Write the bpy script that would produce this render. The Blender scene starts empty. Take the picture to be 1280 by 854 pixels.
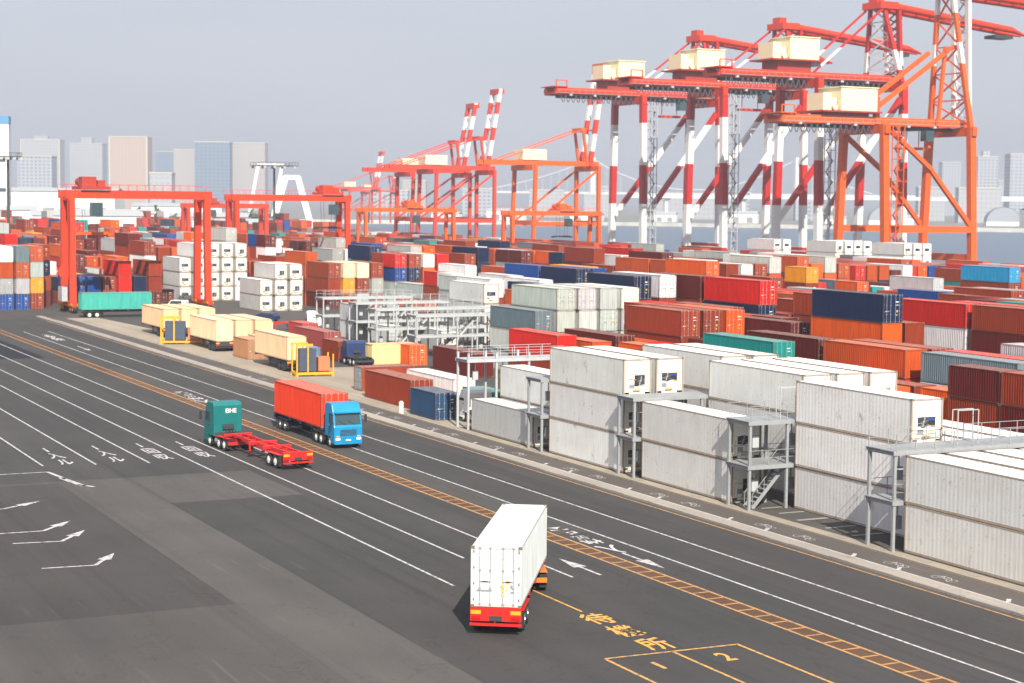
import bpy, math, random
from mathutils import Vector, Matrix
R = math.radians
random.seed(11)
scene = bpy.context.scene
col = scene.collection
# ------------------------------------------------------------ camera, world, sun, exposure
CAM_F, YAW, PITCH, ROLL, CAM_H = 2230.76, 0.458676419, 0.078128455, 0.00987968, 20.565
fw = Vector((math.sin(YAW)*math.cos(PITCH), math.cos(YAW)*math.cos(PITCH), -math.sin(PITCH)))
rt = Vector((math.cos(YAW), -math.sin(YAW), 0)); up = rt.cross(fw)
r2 = math.cos(ROLL)*rt + math.sin(ROLL)*up; u2 = -math.sin(ROLL)*rt + math.cos(ROLL)*up
cam = bpy.data.cameras.new('camera'); camo = bpy.data.objects.new('camera', cam); col.objects.link(camo)
M = Matrix.Identity(4)
for i in range(3):
    M[i][0] = r2[i]; M[i][1] = u2[i]; M[i][2] = -fw[i]
M[0][3], M[1][3], M[2][3] = 0, 0, CAM_H
camo.matrix_world = M
cam.sensor_width = 36; cam.lens = 36*CAM_F/1280; cam.clip_start = 1; cam.clip_end = 30000
cam.dof.use_dof = True; cam.dof.focus_distance = 105; cam.dof.aperture_fstop = 0.75
scene.camera = camo
world = bpy.data.worlds.new('World'); scene.world = world; world.use_nodes = True
nt = world.node_tree; nt.nodes.clear()
out = nt.nodes.new('ShaderNodeOutputWorld'); bg = nt.nodes.new('ShaderNodeBackground')
sky = nt.nodes.new('ShaderNodeTexSky'); sky.sky_type = 'NISHITA'; sky.sun_disc = False
SUN_EL, SUN_ROT = R(40), R(194.5)
sky.sun_elevation = SUN_EL; sky.sun_rotation = SUN_ROT; sky.air_density = 1.2; sky.dust_density = 3.5; sky.ozone_density = 1.5
tc = nt.nodes.new('ShaderNodeTexCoord'); mp = nt.nodes.new('ShaderNodeMapping'); mp.inputs['Scale'].default_value = (1.2, 1.2, 6)
nz = nt.nodes.new('ShaderNodeTexNoise'); nz.inputs['Scale'].default_value = 2.2; nz.inputs['Detail'].default_value = 5
cr = nt.nodes.new('ShaderNodeValToRGB'); cr.color_ramp.elements[0].position = .38; cr.color_ramp.elements[0].color = (.74, .74, .74, 1)
cr.color_ramp.elements[1].position = .72; cr.color_ramp.elements[1].color = (.95, .95, .95, 1)
mx = nt.nodes.new('ShaderNodeMix'); mx.data_type = 'RGBA'
SKY_VEIL = (5.3, 5.5, 6.35, 1)
mx.inputs['B'].default_value = SKY_VEIL
L = nt.links
L.new(tc.outputs['Generated'], mp.inputs['Vector']); L.new(mp.outputs[0], nz.inputs['Vector']); L.new(nz.outputs['Fac'], cr.inputs[0])
L.new(cr.outputs[0], mx.inputs['Factor']); L.new(sky.outputs[0], mx.inputs['A']); L.new(mx.outputs['Result'], bg.inputs['Color']); L.new(bg.outputs[0], out.inputs[0])
bg.inputs['Strength'].default_value = .074
sun = bpy.data.lights.new('sun', 'SUN'); sun.energy = 4.6; sun.angle = R(.6); sun.color = (1, .93, .82)
suno = bpy.data.objects.new('sun', sun); col.objects.link(suno)
sd = Vector((-math.sin(SUN_ROT)*math.cos(SUN_EL), -math.cos(SUN_ROT)*math.cos(SUN_EL), -math.sin(SUN_EL)))
suno.rotation_euler = sd.to_track_quat('-Z', 'Y').to_euler()
vs = scene.view_settings; vs.view_transform = 'Standard'; vs.look = 'None'; vs.exposure = 0.82; vs.gamma = 1; vs.use_curve_mapping = False
scene.render.engine = 'CYCLES'
scene.cycles.use_denoising = True; scene.cycles.max_bounces = 6; scene.cycles.diffuse_bounces = 3; scene.cycles.volume_bounces = 0
scene.cycles.caustics_reflective = False; scene.cycles.caustics_refractive = False

# ------------------------------------------------------------ helpers
def tag(o, label=None, cat=None, group=None, kind=None):
    if label: o['label'] = label
    if cat: o['category'] = cat
    if group: o['group'] = group
    if kind: o['kind'] = kind
    return o
def empty(name, loc=(0, 0, 0), rz=0, label=None, cat=None, group=None):
    o = bpy.data.objects.new(name, None); col.objects.link(o); o.location = loc; o.rotation_euler = (0, 0, rz)
    return tag(o, label, cat, group)
class MB:
    def __init__(s): s.v = []; s.f = []; s.m = []
    def quad(s, pts, m=0):
        n = len(s.v); s.v += [tuple(p) for p in pts]; s.f.append(tuple(range(n, n+len(pts)))); s.m.append(m); return s
    def box(s, x0, x1, y0, y1, z0, z1, m=0):
        n = len(s.v)
        s.v += [(x0,y0,z0),(x1,y0,z0),(x1,y1,z0),(x0,y1,z0),(x0,y0,z1),(x1,y0,z1),(x1,y1,z1),(x0,y1,z1)]
        for q in ((0,3,2,1),(4,5,6,7),(0,1,5,4),(1,2,6,5),(2,3,7,6),(3,0,4,7)):
            s.f.append(tuple(n+i for i in q)); s.m.append(m)
        return s
    def beam(s, a, b, w, h=None, m=0, w2=None, h2=None):
        a = Vector(a); b = Vector(b); h = h or w; w2 = w2 or w; h2 = h2 or h
        d = (b-a).normalized(); ref = Vector((0,0,1)) if abs(d.z) < .95 else Vector((0,1,0))
        x = d.cross(ref).normalized(); y = x.cross(d).normalized(); n = len(s.v)
        for p, W_, H_ in ((a, w, h), (b, w2, h2)):
            for sx, sy in ((-1,-1),(1,-1),(1,1),(-1,1)): s.v.append(tuple(p + x*sx*W_/2 + y*sy*H_/2))
        for q in ((0,1,2,3),(7,6,5,4),(0,4,5,1),(1,5,6,2),(2,6,7,3),(3,7,4,0)):
            s.f.append(tuple(n+i for i in q)); s.m.append(m)
        return s
    def cyl(s, a, b, r, n=12, m=0, r_b=None, cap=True):
        a = Vector(a); b = Vector(b); d = (b-a).normalized(); ref = Vector((0,0,1)) if abs(d.z) < .95 else Vector((0,1,0))
        x = d.cross(ref).normalized(); y = x.cross(d).normalized(); k = len(s.v); r_b = r if r_b is None else r_b
        for p, q in ((a, r), (b, r_b)):
            for i in range(n):
                t = 2*math.pi*i/n; s.v.append(tuple(p + x*q*math.cos(t) + y*q*math.sin(t)))
        for i in range(n):
            j = (i+1) % n; s.f.append((k+i, k+j, k+n+j, k+n+i)); s.m.append(m)
        if cap:
            s.f.append(tuple(k+n-1-i for i in range(n))); s.m.append(m); s.f.append(tuple(k+n+i for i in range(n))); s.m.append(m)
        return s
    def path(s, pts, w, m=0):
        for a, b in zip(pts, pts[1:]): s.beam(a, b, w, w, m)
        return s
    def mesh(s, name, mats, smooth=False, recalc=True):
        me = bpy.data.meshes.new(name); me.from_pydata(s.v, [], s.f)
        for x in (mats if isinstance(mats, (list, tuple)) else [mats]): me.materials.append(x)
        me.polygons.foreach_set('material_index', s.m)
        if smooth: me.polygons.foreach_set('use_smooth', [True]*len(s.f))
        me.update()
        if recalc:
            import bmesh
            bm = bmesh.new(); bm.from_mesh(me); bmesh.ops.recalc_face_normals(bm, faces=bm.faces); bm.to_mesh(me); bm.free()
        return me
    def build(s, name, mats, parent=None, loc=None, smooth=False, recalc=True):
        o = bpy.data.objects.new(name, s.mesh(name, mats, smooth, recalc)); col.objects.link(o)
        if parent: o.parent = parent
        if loc: o.location = loc
        return o
def mat(name, c, rough=.6, metal=0, var=.12, scale=1.5, bump=0, bscale=20, spec=.5, emit=None):
    m = bpy.data.materials.new(name); m.use_nodes = True; t = m.node_tree; p = t.nodes['Principled BSDF']
    p.inputs['Roughness'].default_value = rough; p.inputs['Metallic'].default_value = metal; p.inputs['Specular IOR Level'].default_value = spec
    if var:
        co = t.nodes.new('ShaderNodeTexCoord'); n = t.nodes.new('ShaderNodeTexNoise'); n.inputs['Scale'].default_value = scale; n.inputs['Detail'].default_value = 6
        g = t.nodes.new('ShaderNodeMix'); g.data_type = 'RGBA'
        g.inputs['A'].default_value = (*[x*(1-var) for x in c], 1); g.inputs['B'].default_value = (*[min(1, x*(1+var)) for x in c], 1)
        t.links.new(co.outputs['Object'], n.inputs['Vector']); t.links.new(n.outputs['Fac'], g.inputs['Factor']); t.links.new(g.outputs['Result'], p.inputs['Base Color'])
    else: p.inputs['Base Color'].default_value = (*c, 1)
    if bump:
        co = t.nodes.new('ShaderNodeTexCoord'); n = t.nodes.new('ShaderNodeTexNoise'); n.inputs['Scale'].default_value = bscale; b = t.nodes.new('ShaderNodeBump')
        b.inputs['Strength'].default_value = bump; b.inputs['Distance'].default_value = .02
        t.links.new(co.outputs['Object'], n.inputs['Vector']); t.links.new(n.outputs['Fac'], b.inputs['Height']); t.links.new(b.outputs[0], p.inputs['Normal'])
    return m
def asphalt(name, c, warm=1.0):
    m = bpy.data.materials.new(name); m.use_nodes = True; t = m.node_tree; p = t.nodes['Principled BSDF']; p.inputs['Roughness'].default_value = .85; p.inputs['Specular IOR Level'].default_value = .25
    co = t.nodes.new('ShaderNodeTexCoord')
    def noise(sc, det, vec=None, mpng=None):
        n = t.nodes.new('ShaderNodeTexNoise'); n.inputs['Scale'].default_value = sc; n.inputs['Detail'].default_value = det
        if mpng:
            q = t.nodes.new('ShaderNodeMapping'); q.inputs['Scale'].default_value = mpng; t.links.new(co.outputs['Object'], q.inputs['Vector']); t.links.new(q.outputs[0], n.inputs['Vector'])
        else: t.links.new(co.outputs['Object'], n.inputs['Vector'])
        return n
    a = noise(.09, 6); b = noise(5, 3); d = noise(.5, 4, mpng=(1, .06, 1))
    mix = t.nodes.new('ShaderNodeMath'); mix.operation = 'ADD'
    s1 = t.nodes.new('ShaderNodeMath'); s1.operation = 'MULTIPLY'; s1.inputs[1].default_value = .45
    s2 = t.nodes.new('ShaderNodeMath'); s2.operation = 'MULTIPLY'; s2.inputs[1].default_value = .25
    s3 = t.nodes.new('ShaderNodeMath'); s3.operation = 'MULTIPLY_ADD'; s3.inputs[1].default_value = .3
    t.links.new(a.outputs['Fac'], s1.inputs[0]); t.links.new(b.outputs['Fac'], s2.inputs[0]); t.links.new(s1.outputs[0], mix.inputs[0]); t.links.new(s2.outputs[0], mix.inputs[1])
    t.links.new(d.outputs['Fac'], s3.inputs[0]); t.links.new(mix.outputs[0], s3.inputs[2])
    g = t.nodes.new('ShaderNodeMix'); g.data_type = 'RGBA'; k = t.nodes.new('ShaderNodeMapRange'); k.inputs['From Min'].default_value = .35; k.inputs['From Max'].default_value = .65
    t.links.new(s3.outputs[0], k.inputs['Value']); t.links.new(k.outputs[0], g.inputs['Factor'])
    g.inputs['A'].default_value = (c[0]*.8, c[1]*.8, c[2]*.82, 1); g.inputs['B'].default_value = (c[0]*1.2*warm, c[1]*1.2, c[2]*1.17, 1)
    t.links.new(g.outputs['Result'], p.inputs['Base Color'])
    base = g.outputs['Result']
    def mixin(fac, colr, src):
        q = t.nodes.new('ShaderNodeMix'); q.data_type = 'RGBA'; q.inputs['B'].default_value = (*colr, 1); t.links.new(fac, q.inputs['Factor']); t.links.new(src, q.inputs['A']); return q.outputs['Result']
    def ramp(src, a0, a1, v):
        q = t.nodes.new('ShaderNodeMapRange'); q.inputs['From Min'].default_value = a0; q.inputs['From Max'].default_value = a1; q.inputs['To Min'].default_value = 0; q.inputs['To Max'].default_value = v; t.links.new(src, q.inputs['Value']); return q.outputs[0]
    st = noise(1.6, 3, mpng=(1, .35, 1)); base = mixin(ramp(st.outputs['Fac'], .66, .80, .6), (c[0]*.45, c[1]*.45, c[2]*.45), base)       # oil stains
    tr = noise(1.1, 2, mpng=(1, .012, 1)); base = mixin(ramp(tr.outputs['Fac'], .56, .72, .45), (c[0]*.6, c[1]*.6, c[2]*.6), base)        # long tyre bands
    sc = noise(2.6, 5, mpng=(1, .05, 1)); base = mixin(ramp(sc.outputs['Fac'], .62, .74, .35), (c[0]*1.9, c[1]*1.85, c[2]*1.75), base)     # pale scuffs
    vo = t.nodes.new('ShaderNodeTexVoronoi'); vo.feature = 'DISTANCE_TO_EDGE'; vo.inputs['Scale'].default_value = .11; wz = noise(.6, 5); vm = t.nodes.new('ShaderNodeVectorMath'); vm.operation = 'SCALE'; vm.inputs['Scale'].default_value = 6
    va = t.nodes.new('ShaderNodeVectorMath'); va.operation = 'ADD'; t.links.new(wz.outputs['Color'], vm.inputs[0]); t.links.new(vm.outputs[0], va.inputs[0]); t.links.new(co.outputs['Object'], va.inputs[1]); t.links.new(va.outputs[0], vo.inputs['Vector'])
    base = mixin(ramp(vo.outputs['Distance'], .008, .0, .55), (c[0]*.5, c[1]*.5, c[2]*.5), base)                                          # cracks
    t.links.new(base, p.inputs['Base Color'])
    bu = t.nodes.new('ShaderNodeBump'); bu.inputs['Strength'].default_value = .4; bu.inputs['Distance'].default_value = .01; nn = noise(30, 2)
    t.links.new(nn.outputs['Fac'], bu.inputs['Height']); t.links.new(bu.outputs[0], p.inputs['Normal'])
    return m
def marking(name, c, wear=.36):
    """worn road paint: the asphalt shows through in small gaps"""
    m = bpy.data.materials.new(name); m.use_nodes = True; t = m.node_tree; p = t.nodes['Principled BSDF']; p.inputs['Roughness'].default_value = .7
    co = t.nodes.new('ShaderNodeTexCoord'); n = t.nodes.new('ShaderNodeTexNoise'); n.inputs['Scale'].default_value = 3; n.inputs['Detail'].default_value = 8; n.inputs['Roughness'].default_value = .7
    r_ = t.nodes.new('ShaderNodeValToRGB'); r_.color_ramp.elements[0].position = wear; r_.color_ramp.elements[0].color = (.14, .13, .13, 1); r_.color_ramp.elements[1].position = wear+.17; r_.color_ramp.elements[1].color = (*c, 1)
    t.links.new(co.outputs['Object'], n.inputs['Vector']); t.links.new(n.outputs['Fac'], r_.inputs[0]); t.links.new(r_.outputs[0], p.inputs['Base Color'])
    return m
def container_paint(name, rust=.5, tint=None, lo=.8, top_pale=0, blotch=0):
    """paint whose colour is the object's own colour, with streaks, fading and rust of its own on each one"""
    m = bpy.data.materials.new(name); m.use_nodes = True; t = m.node_tree; p = t.nodes['Principled BSDF']; p.inputs['Roughness'].default_value = .6; p.inputs['Specular IOR Level'].default_value = .2
    oi = t.nodes.new('ShaderNodeObjectInfo'); co = t.nodes.new('ShaderNodeTexCoord')
    off = t.nodes.new('ShaderNodeVectorMath'); off.operation = 'ADD'; rv = t.nodes.new('ShaderNodeCombineXYZ'); rm = t.nodes.new('ShaderNodeMath'); rm.operation = 'MULTIPLY'; rm.inputs[1].default_value = 60
    t.links.new(oi.outputs['Random'], rm.inputs[0])
    for i in range(3): t.links.new(rm.outputs[0], rv.inputs[i])
    t.links.new(co.outputs['Object'], off.inputs[0]); t.links.new(rv.outputs[0], off.inputs[1])
    def noise(sc, det, mpng):
        q = t.nodes.new('ShaderNodeMapping'); q.inputs['Scale'].default_value = mpng; n = t.nodes.new('ShaderNodeTexNoise'); n.inputs['Scale'].default_value = sc; n.inputs['Detail'].default_value = det
        t.links.new(off.outputs[0], q.inputs['Vector']); t.links.new(q.outputs[0], n.inputs['Vector']); return n
    base = oi.outputs['Color']
    if tint:
        tm = t.nodes.new('ShaderNodeMix'); tm.data_type = 'RGBA'; tm.inputs['Factor'].default_value = tint[3]; tm.inputs['B'].default_value = (*tint[:3], 1)
        t.links.new(base, tm.inputs['A']); base = tm.outputs['Result']
    a = noise(1, 6, (2.2, 2.2, .35)); k = t.nodes.new('ShaderNodeMapRange'); k.inputs['From Min'].default_value = .3; k.inputs['From Max'].default_value = .7; k.inputs['To Min'].default_value = lo; k.inputs['To Max'].default_value = 1.06
    t.links.new(a.outputs['Fac'], k.inputs['Value'])
    mu = t.nodes.new('ShaderNodeVectorMath'); mu.operation = 'SCALE'; t.links.new(base, mu.inputs[0]); t.links.new(k.outputs[0], mu.inputs['Scale'])
    b = noise(1, 9, (.9, .9, .5)); b.inputs['Roughness'].default_value = .75
    rr = t.nodes.new('ShaderNodeValToRGB'); rr.color_ramp.elements[0].position = .66-.04*rust-(.035 if blotch else 0); rr.color_ramp.elements[0].color = (0, 0, 0, 1); rr.color_ramp.elements[1].position = .74; rr.color_ramp.elements[1].color = (rust, rust, rust, 1)
    t.links.new(b.outputs['Fac'], rr.inputs[0])
    g = t.nodes.new('ShaderNodeMix'); g.data_type = 'RGBA'; g.inputs['B'].default_value = (.17, .085, .045, 1)
    t.links.new(rr.outputs[0], g.inputs['Factor']); t.links.new(mu.outputs[0], g.inputs['A']); res = g.outputs['Result']
    if blotch:
        e = noise(1, 5, (.35, .35, .6)); er = t.nodes.new('ShaderNodeMapRange'); er.inputs['From Min'].default_value = .42; er.inputs['From Max'].default_value = .72; er.inputs['To Max'].default_value = blotch; t.links.new(e.outputs['Fac'], er.inputs['Value'])
        e2 = t.nodes.new('ShaderNodeMix'); e2.data_type = 'RGBA'; e2.inputs['B'].default_value = (.46, .40, .31, 1); t.links.new(er.outputs[0], e2.inputs['Factor']); t.links.new(res, e2.inputs['A']); res = e2.outputs['Result']
        f = noise(1, 4, (7, 7, 5)); fr = t.nodes.new('ShaderNodeMapRange'); fr.inputs['From Min'].default_value = .665; fr.inputs['From Max'].default_value = .73; fr.inputs['To Max'].default_value = .7; t.links.new(f.outputs['Fac'], fr.inputs['Value'])
        f2 = t.nodes.new('ShaderNodeMix'); f2.data_type = 'RGBA'; f2.inputs['B'].default_value = (.20, .11, .05, 1); t.links.new(fr.outputs[0], f2.inputs['Factor']); t.links.new(res, f2.inputs['A']); res = f2.outputs['Result']
        h = noise(1, 3, (5, 5, .3)); hr = t.nodes.new('ShaderNodeMapRange'); hr.inputs['From Min'].default_value = .66; hr.inputs['From Max'].default_value = .76; hr.inputs['To Max'].default_value = .42; t.links.new(h.outputs['Fac'], hr.inputs['Value'])
        h2 = t.nodes.new('ShaderNodeMix'); h2.data_type = 'RGBA'; h2.inputs['B'].default_value = (.30, .20, .11, 1); t.links.new(hr.outputs[0], h2.inputs['Factor']); t.links.new(res, h2.inputs['A']); res = h2.outputs['Result']
    if top_pale:
        ge = t.nodes.new('ShaderNodeNewGeometry'); sx = t.nodes.new('ShaderNodeSeparateXYZ'); cl = t.nodes.new('ShaderNodeMapRange'); cl.inputs['From Min'].default_value = .7; cl.inputs['From Max'].default_value = 1; cl.inputs['To Max'].default_value = top_pale  # mixes a paler tone into upward-facing surfaces
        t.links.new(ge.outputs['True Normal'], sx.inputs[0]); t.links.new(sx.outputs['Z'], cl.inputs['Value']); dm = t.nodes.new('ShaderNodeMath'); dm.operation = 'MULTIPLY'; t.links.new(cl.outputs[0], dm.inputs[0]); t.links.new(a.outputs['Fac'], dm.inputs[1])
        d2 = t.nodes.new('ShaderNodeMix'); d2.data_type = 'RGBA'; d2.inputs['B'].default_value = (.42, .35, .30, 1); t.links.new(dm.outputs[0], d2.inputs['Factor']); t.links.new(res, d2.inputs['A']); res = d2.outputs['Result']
    t.links.new(res, p.inputs['Base Color'])
    return m
def shared(me): return me
WHITE = mat('white_paint', (.80, .80, .77), .5); BLACK = mat('black_rubber', (.02, .02, .022), .8); DARK = mat('dark_steel', (.05, .052, .06), .6, .3)
GREYM = mat('galvanised_steel', (.29, .305, .315), .55, .15, .2, 3); LIGHTSTEEL = mat('pale_steel', (.42, .44, .45), .55, .1, .2, 2)
GLASS = mat('dark_glass', (.03, .06, .07), .08, 0, 0, spec=.9); ORANGE = mat('crane_orange', (.66, .095, .006), .5, 0, .15, .8); VERM = mat('crane_vermilion', (.60, .036, .005), .5, 0, .15, .8)
CREAM = mat('cream_paint', (.80, .72, .46), .55, 0, .08, .5); YEL = mat('safety_yellow', (.68, .36, .02), .5, 0, .3, 3); REDM = mat('trailer_red', (.55, .015, .012), .45, 0, .3, 2)
AMBER = mat('amber_lens', (.85, .35, .02), .3); REDLENS = mat('red_lens', (.4, .01, .01), .25); CHROME = mat('bright_metal', (.6, .6, .62), .3, .9, 0); BLUEP = mat('cab_blue', (.007, .23, .46), .32, 0, .2, 1.2); GREENP = mat('cab_green', (.003, .14, .14), .4, 0, .25, 1.2)
LAMP = mat('lamp_lens', (.8, .8, .72), .15, 0, 0)
CP = container_paint('container_paint', .5, top_pale=.75); CPF = container_paint('container_frame_paint', .8, (.20, .11, .07, .22)); CPW = container_paint('reefer_paint', .8, lo=.95, blotch=.22)
CPFW = container_paint('reefer_frame_paint', 1.0, (.27, .17, .09, .72))
# ------------------------------------------------------------ setting: land, water, roads, markings
def sheet(name, pts, z, m, kind='structure'):
    o = MB().quad([(x, y, z) for x, y in pts]).build(name, m, recalc=False); return tag(o, kind=kind)
GROUND = asphalt('yard_asphalt', (.072, .068, .063)); ROAD = asphalt('road_asphalt', (.049, .0465, .046)); OLD = asphalt('old_asphalt', (.078, .074, .070), 1.03); NAVYA = asphalt('navy_asphalt', (.014, .014, .022))
CONC = asphalt('worn_concrete', (.30, .27, .24)); SAND = asphalt('sandy_concrete', (.31, .265, .21)); BIKE = asphalt('cycle_lane_asphalt', (.095, .082, .075))
tag(MB().quad([(-3000,-300,0),(342,-300,0),(342,1330,0),(-3000,1330,0)]).build('ground', GROUND, recalc=False), kind='structure')
# quay wall face and far shore
sheet('far_shore', [(-9000,1332),(343,1332),(600,1700),(890,1640),(1150,1260),(1700,900),(2600,700),(12000,600),(12000,14000),(-9000,14000)], 1.2, asphalt('far_ground', (.20, .20, .19)))
def water_mat():
    m = bpy.data.materials.new('sea_water'); m.use_nodes = True; t = m.node_tree; p = t.nodes['Principled BSDF']; p.inputs['Base Color'].default_value = (.055, .095, .15, 1); p.inputs['Roughness'].default_value = .32
    co = t.nodes.new('ShaderNodeTexCoord'); q = t.nodes.new('ShaderNodeMapping'); q.inputs['Scale'].default_value = (.05, .12, 1); n = t.nodes.new('ShaderNodeTexNoise'); n.inputs['Scale'].default_value = 3; n.inputs['Detail'].default_value = 8
    b = t.nodes.new('ShaderNodeBump'); b.inputs['Strength'].default_value = .6; b.inputs['Distance'].default_value = .8
    t.links.new(co.outputs['Object'], q.inputs['Vector']); t.links.new(q.outputs[0], n.inputs['Vector']); t.links.new(n.outputs['Fac'], b.inputs['Height']); t.links.new(b.outputs[0], p.inputs['Normal'])
    return m
sheet('water', [(-3000,-3000),(14000,-3000),(14000,6000),(-3000,6000)], -3.2, water_mat())
tag(MB().box(341.4, 342.2, -300, 1330, -6, .3).build('quay_edge', mat('quay_concrete', (.3,.3,.28))), kind='structure')
tag(MB().beam((600,1700,-1),(890,1640,-1),3,4).beam((890,1640,-1),(1150,1260,-1),3,4).beam((1150,1260,-1),(1700,900,-1),3,4).build('shore_edge', mat('pale_rock', (.55,.54,.5), .9, 0, .4, .1)), kind='structure')
# roads
sheet('road', [(32.3,-40),(61.7,-40),(61.7,305),(32.3,305)], .004, ROAD)
sheet('lane_apron', [(10,129.5),(32.3,129.5),(32.3,305),(-60,305),(-60,129.5)], .004, asphalt('lane_asphalt', (.054, .0515, .050)))
sheet('cross_road', [(-60,305),(61.7,305),(66,312),(66,329),(-60,329)], .004, asphalt('cross_asphalt', (.06,.056,.054)))
sheet('asphalt_patch', [(-40,86.5),(27.2,86.5),(27.2,128.8),(-40,128.8)], .004, asphalt('patch_asphalt', (.052,.049,.0475), 1.03))
sheet('asphalt_strip', [(27.2,60),(32.3,60),(32.3,129.5),(27.2,129.5)], .004, OLD)
sheet('asphalt_apron', [(-40,20),(27.2,20),(27.2,86.5),(-40,86.5)], .004, asphalt('apron_asphalt', (.070,.066,.063), 1.04))
sheet('old_road_surface', [(32.3,117.3),(41.7,117.3),(41.7,129.5),(32.3,129.5)], .008, OLD)
sheet('median_surface', [(51.2,97),(53.3,97),(53.3,215),(51.2,215)], .008, asphalt('median_asphalt', (.065,.061,.056)))
sheet('dark_road_patch', [(39,231),(47.4,231),(47.4,263),(36,263)], .008, NAVYA)  # darker navy patch laid over the road surface
sheet('yard_margin', [(66.2,-20),(67.3,-20),(67.3,147),(72,147),(72,150),(88,152),(80,206),(76,206),(74,268),(71.6,306),(66.2,306)], .01, SAND)
sheet('lorry_lane', [(76,206),(90,206),(90,330),(71.6,330),(74,268)], .006, asphalt('lorry_lane_asphalt', (.062,.06,.058)))
# kerb strip and cycle lane
kb = MB(); y = -30
while y < 312: kb.box(62.25, 63.35, y, y+1.96, 0, .14+.012*math.sin(y*1.7)); y += 2.0
tag(kb.build('kerb', CONC), kind='structure')
sheet('cycle_lane', [(63.35,-30),(66.2,-30),(66.2,300),(63.35,300)], .006, BIKE)
tag(MB().box(66.0, 66.2, -30, 300, 0, .12).build('kerb_edge', SAND), kind='structure')
tag(MB().box(63.36, 63.62, -30, 300, 0, .1).build('kerb_line', mat('kerb_line_paint', (.42,.39,.36), .8, 0, .5, 2)), kind='structure')
WT = marking('white_lettering_paint', (.54,.52,.51), .27); YT = marking('yellow_lettering_paint', (.62,.32,.06), .28); WP = marking('white_road_paint', (.52,.50,.49)); OP = marking('orange_road_paint', (.50,.25,.07)); YP = marking('yellow_road_paint', (.62,.32,.06))
mk = MB(); ZM = .014
def ln(b, x0, y0, x1, y1, w):
    d = Vector((x1-x0, y1-y0)).normalized(); n = Vector((-d.y, d.x))*w/2
    b.quad([(x0+n.x,y0+n.y,ZM),(x0-n.x,y0-n.y,ZM),(x1-n.x,y1-n.y,ZM),(x1+n.x,y1+n.y,ZM)])
for x, a, b in ((57.2,20,277),(53.5,20,277),(46,85.3,262),(42.7,92.5,252),(39.1,85.9,240),(35.8,136,225),(31.8,136.8,205),(27.9,137.5,180),(24,137.5,160)): ln(mk, x, a, x, b, .16)
ln(mk, 14, 134.4, 27.6, 134.4, .2); ln(mk, 27.6, 134.4, 28.1, 130.5, .3); ln(mk, 27.9,131.2, 28.6,126.8, .45); ln(mk, 28.3,127.6,29.2,126.2,.3)
for pts in (((18,119.4),(21.6,119.4),(24.5,121.6)),((16,110.7),(22.4,110.5),(24.7,113.4)),((19.9,107.1),(22.7,106.7),(24.8,109.8)),((20,99.2),(22.9,98.9),(24.7,101.9))):
    ln(mk, *pts[0], *pts[1], .2); a, b = Vector(pts[1]), Vector(pts[2]); m_ = a.lerp(b, .45); ln(mk, *a, *m_, .24)
    d = (b-a).normalized(); n = Vector((-d.y, d.x))*.42
    mk.quad([(m_.x+n.x,m_.y+n.y,ZM),(m_.x-n.x,m_.y-n.y,ZM),(b.x,b.y,ZM)])
def arrow(b, x, y0, y1):   # straight arrow, head at y1
    s = 1 if y1 > y0 else -1; h = y1 - s*2.6
    b.quad([(x-.09,y0,ZM),(x+.09,y0,ZM),(x+.09,h,ZM),(x-.09,h,ZM)]); b.quad([(x-.42,h,ZM),(x+.42,h,ZM),(x,y1,ZM)])
arrow(mk, 47.7, 85.2, 90.2); arrow(mk, 51.9, 90.2, 85.3)
for y in (240, 262): arrow(mk, 55.2, y+8, y)
tag(mk.build('lane_markings', WP, recalc=False), kind='structure')
sheet('ladder_infill', [(49.85,20),(50.9,20),(50.9,300),(49.85,300)], .010, asphalt('brown_infill_paint', (.10,.055,.032)))
lad = MB(); ln(lad, 49.8, 20, 49.8, 300, .17); ln(lad, 50.95, 20, 50.95, 300, .17)
y = 40
while y < 210: ln(lad, 49.9, y, 50.85, y+.0, .16); y += 1.45
ln(lad, 61.75, -20, 61.75, 300, .14)
tag(lad.build('orange_ladder_markings', OP, recalc=False), kind='structure')
bay = MB(); ln(bay, 39, 69.2, 46, 69.0, .16)
for x in (39, 42.5, 46): ln(bay, x, 69.1, x, 55, .16)
ln(bay, 42.5, 77.8, 42.5, 86, .14); ln(bay, 40.65, 67.8, 40.65, 66.6, .22)
tag(bay.build('yellow_bay_markings', YP, recalc=False), kind='structure')
def text_mesh(name, c, m):
    tmp = bpy.data.objects.new(name+'_curve', c); col.objects.link(tmp); c.materials.append(m); dg = bpy.context.evaluated_depsgraph_get(); dg.update()
    me = bpy.data.meshes.new_from_object(tmp.evaluated_get(dg)); bpy.data.objects.remove(tmp); o = bpy.data.objects.new(name, me); col.objects.link(o)
    return o
def road_text(body, x, y, sx, sy, rot, m, name='road_lettering'):
    c = bpy.data.curves.new(name, 'FONT'); c.body = body; c.size = 1; c.align_x = 'CENTER'; c.align_y = 'CENTER'; c.offset = .02
    o = text_mesh(name, c, m); o.location = (x, y, ZM+.002); o.scale = (sx, sy, 1); o.rotation_euler = (0, 0, rot); tag(o, kind='structure')
pi = math.pi
for i, ch in enumerate('実搬入'): road_text(ch, 51.95, 98.0-i*3.2, 1.35, 2.7, pi, WT)
for i, ch in enumerate('待機所'): road_text(ch, 42.5, 76.0-i*2.75, 1.5, 2.3, 0, YT)
road_text('2', 44.2, 67.2, 1.3, 1.9, 0, YT)
for x, s in ((29.9,'1入ル'),(33.9,'1入ル'),(37.6,'1回収'),(41.0,'1回収')):
    for i, ch in enumerate(s): road_text(ch, x, 146.0-i*3.6, 1.25, 3.2, 0, WP)
for i, ch in enumerate('実搬入'): road_text(ch, 51.9, 184-i*4.2, 1.6, 3.8, pi, WT)
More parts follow.
